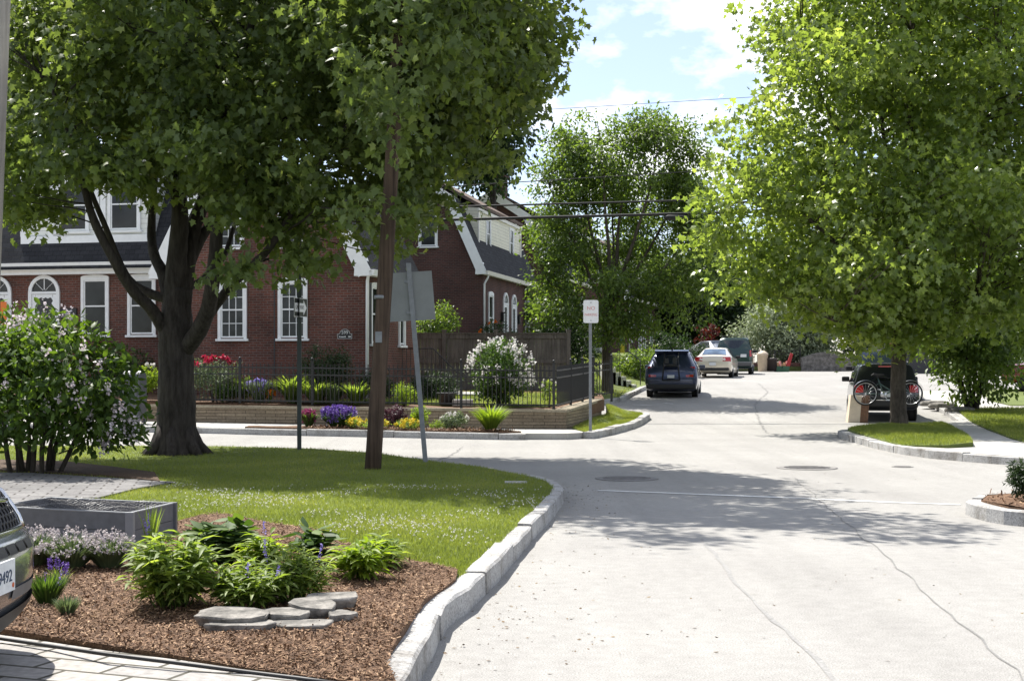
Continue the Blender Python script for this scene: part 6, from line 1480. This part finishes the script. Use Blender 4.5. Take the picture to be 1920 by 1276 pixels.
# ------------------------------------------------------------------ grass blades, clover, wood chips
def pip(x, y, poly):
    c = np.zeros(len(x), bool); n = len(poly)
    for i in range(n):
        (x0, y0), (x1, y1) = poly[i], poly[(i + 1) % n]
        m = ((y0 > y) != (y1 > y)); c ^= m & (x < (x1 - x0) * (y - y0) / ((y1 - y0) if y1 != y0 else 1e-9) + x0)
    return c
GRT = (np.array([(-.09, 0, 0), (.09, 0, 0), (.0, 1, -.25)], float), np.array([(0, 1, 2)]))
def zvec(f, x, y): return np.array([f(a, b) for a, b in zip(x, y)])
def lawn_blades(poly, n, zf, size, ymin=None, ymax=None, holes=(), near=True, label='short mown grass'):
    xs = [p[0] for p in poly]; ys = [p[1] for p in poly]; y0, y1 = ymin or min(ys), ymax or max(ys)
    u = rng.random(n * 3); y = 1 / (1 / y1 + u * (1 / y0 - 1 / y1)) if near else y0 + u * (y1 - y0)
    x = rng.uniform(max(min(xs), -.40 * y1), min(max(xs), .40 * y1), len(y))
    k = pip(x, y, poly) & (np.abs(x / y) < .38)
    for h_ in holes: k &= ~pip(x, y, h_)
    x, y = x[k][:n], y[k][:n]; m = len(x); z = zvec(zf, x, y)
    pat = .5 + .25 * np.sin(x * 2.1 + 1.3 * np.sin(y * 1.7)) * np.sin(y * 1.4 + np.sin(x * 1.1)) + rng.normal(size=m) * .16
    ax = np.column_stack([rng.normal(size=m) * .45, rng.normal(size=m) * .45, np.ones(m)])
    o = leaves('grass', np.column_stack([x, y, z - .004]), ax, rng.normal(size=(m, 3)), size * rng.uniform(.5, 1.3, m), GRT, M_blade, None, np.clip(pat, 0, 1))
    return struct(o, 'stuff')
hol = (mul_poly, path_poly, lil_poly)
lawn_blades(lawn_poly, 250000, zl, .038, 7.5, 25.5, hol)
lawn_blades(BKi + [(2.75, 41.6), (2.6, 38.6), (1.4, 33.2), (1.62, 31.6)], 26000, zb, .055, near=False)
lawn_blades(isl, 30000, zi, .055, near=False)
lawn_blades(rl, 30000, lambda x, y: T1(x, y) + .16, .08, 25, 43.5, near=False)
lawn_blades([(4.9, 56), (3.6, 48.3), (2.2, 46.8), (-1, 46), (-2, 56), (3, 66), (7, 68)], 26000, zu, .1, near=False)
lawn_blades([(-5.2, 35.6), (.9, 34.6), (2.1, 38.8), (1.6, 41.5), (-2.2, 41.8), (-3.2, 37.5)], 14000, lambda x, y: zg(x, y) + .035, .07, near=False)
n = 2600; x = rng.uniform(-4, .8, n * 2); y = rng.uniform(10.2, 16.8, n * 2); d = -.15 + np.sin(x * 1.9 + .6) * np.sin(y * 1.3 + 1) + .6 * np.sin(x * 4.3) * np.sin(y * 3.1) + rng.normal(size=n * 2) * .35
k = pip(x, y, lawn_poly) & (d > .25)
for h_ in hol: k &= ~pip(x, y, h_)
x, y = x[k][:n], y[k][:n]; z = zvec(zl, x, y) + rng.uniform(.025, .045, len(x)); kk = 5
pos = np.repeat(np.column_stack([x, y, z]), kk, 0) + rng.normal(size=(len(x) * kk, 3)) * .004
struct(leaves('clover_flowers', pos, rdir(len(pos)), rdir(len(pos)), .0065, PETAL, M_wflow), 'stuff')
CHIP = (np.array([(-.13, 0, 0), (.13, .05, 0), (.16, 1, .03), (-.1, .95, .03)], float), np.array([(0, 1, 2), (0, 2, 3)]))
def chips(poly, n, zf, size, y0, y1):
    u = rng.random(n * 3); y = 1 / (1 / y1 + u * (1 / y0 - 1 / y1)); xs = [p[0] for p in poly]; x = rng.uniform(max(min(xs), -4.6), max(xs), len(y)); k = pip(x, y, poly); x, y = x[k][:n], y[k][:n]; m = len(x)
    ax = np.column_stack([rng.normal(size=m), rng.normal(size=m), rng.normal(size=m) * .35]); nr = np.column_stack([rng.normal(size=m) * .35, rng.normal(size=m) * .35, np.ones(m)])
    struct(leaves('mulch_chips', np.column_stack([x, y, zvec(zf, x, y) + rng.uniform(0, .014, m)]), ax, nr, size * rng.uniform(.4, 1.4, m), CHIP, M_chip), 'stuff')
chips(mul_poly, 95000, zm, .023, 6.3, 13.5)
chips(bed2, 5000, lambda x, y: T1(x, y) + .175, .06, 30.5, 32.9)
chips(EKi, 2500, lambda x, y: T1(x, y) + .175, .05, 13.3, 16.6)

# dry leaves and twig bits along the kerb
M_lit = lm('dry_leaf', (.06, .04, .022), (.16, .11, .06), (1, 1, 1), .05, (.24, .18, .1), .8)
xs, ys = [], []
K = [Vector(p) for p in kp]
for k in range(420):
    i = rng.integers(0, len(K) - 1); p = K[i].lerp(K[i + 1], rng.random()); d = (K[i + 1] - K[i]).normalized(); o = abs(rng.normal()) * .45 + .02; xs.append(p.x + d.y * o); ys.append(p.y - d.x * o)
for k in range(160):
    y = 1 / rng.uniform(1 / 30, 1 / 7.5); xs.append(rng.uniform(0, .36) * y); ys.append(y)
xs, ys = np.array(xs), np.array(ys); m = len(xs)
struct(leaves('leaf_litter', np.column_stack([xs, ys, T(xs, ys) + .006]), np.column_stack([rng.normal(size=m), rng.normal(size=m), rng.normal(size=m) * .15]), np.column_stack([rng.normal(size=m) * .2, rng.normal(size=m) * .2, np.ones(m)]), rng.uniform(.01, .035, m), DIAM, M_lit), 'stuff')
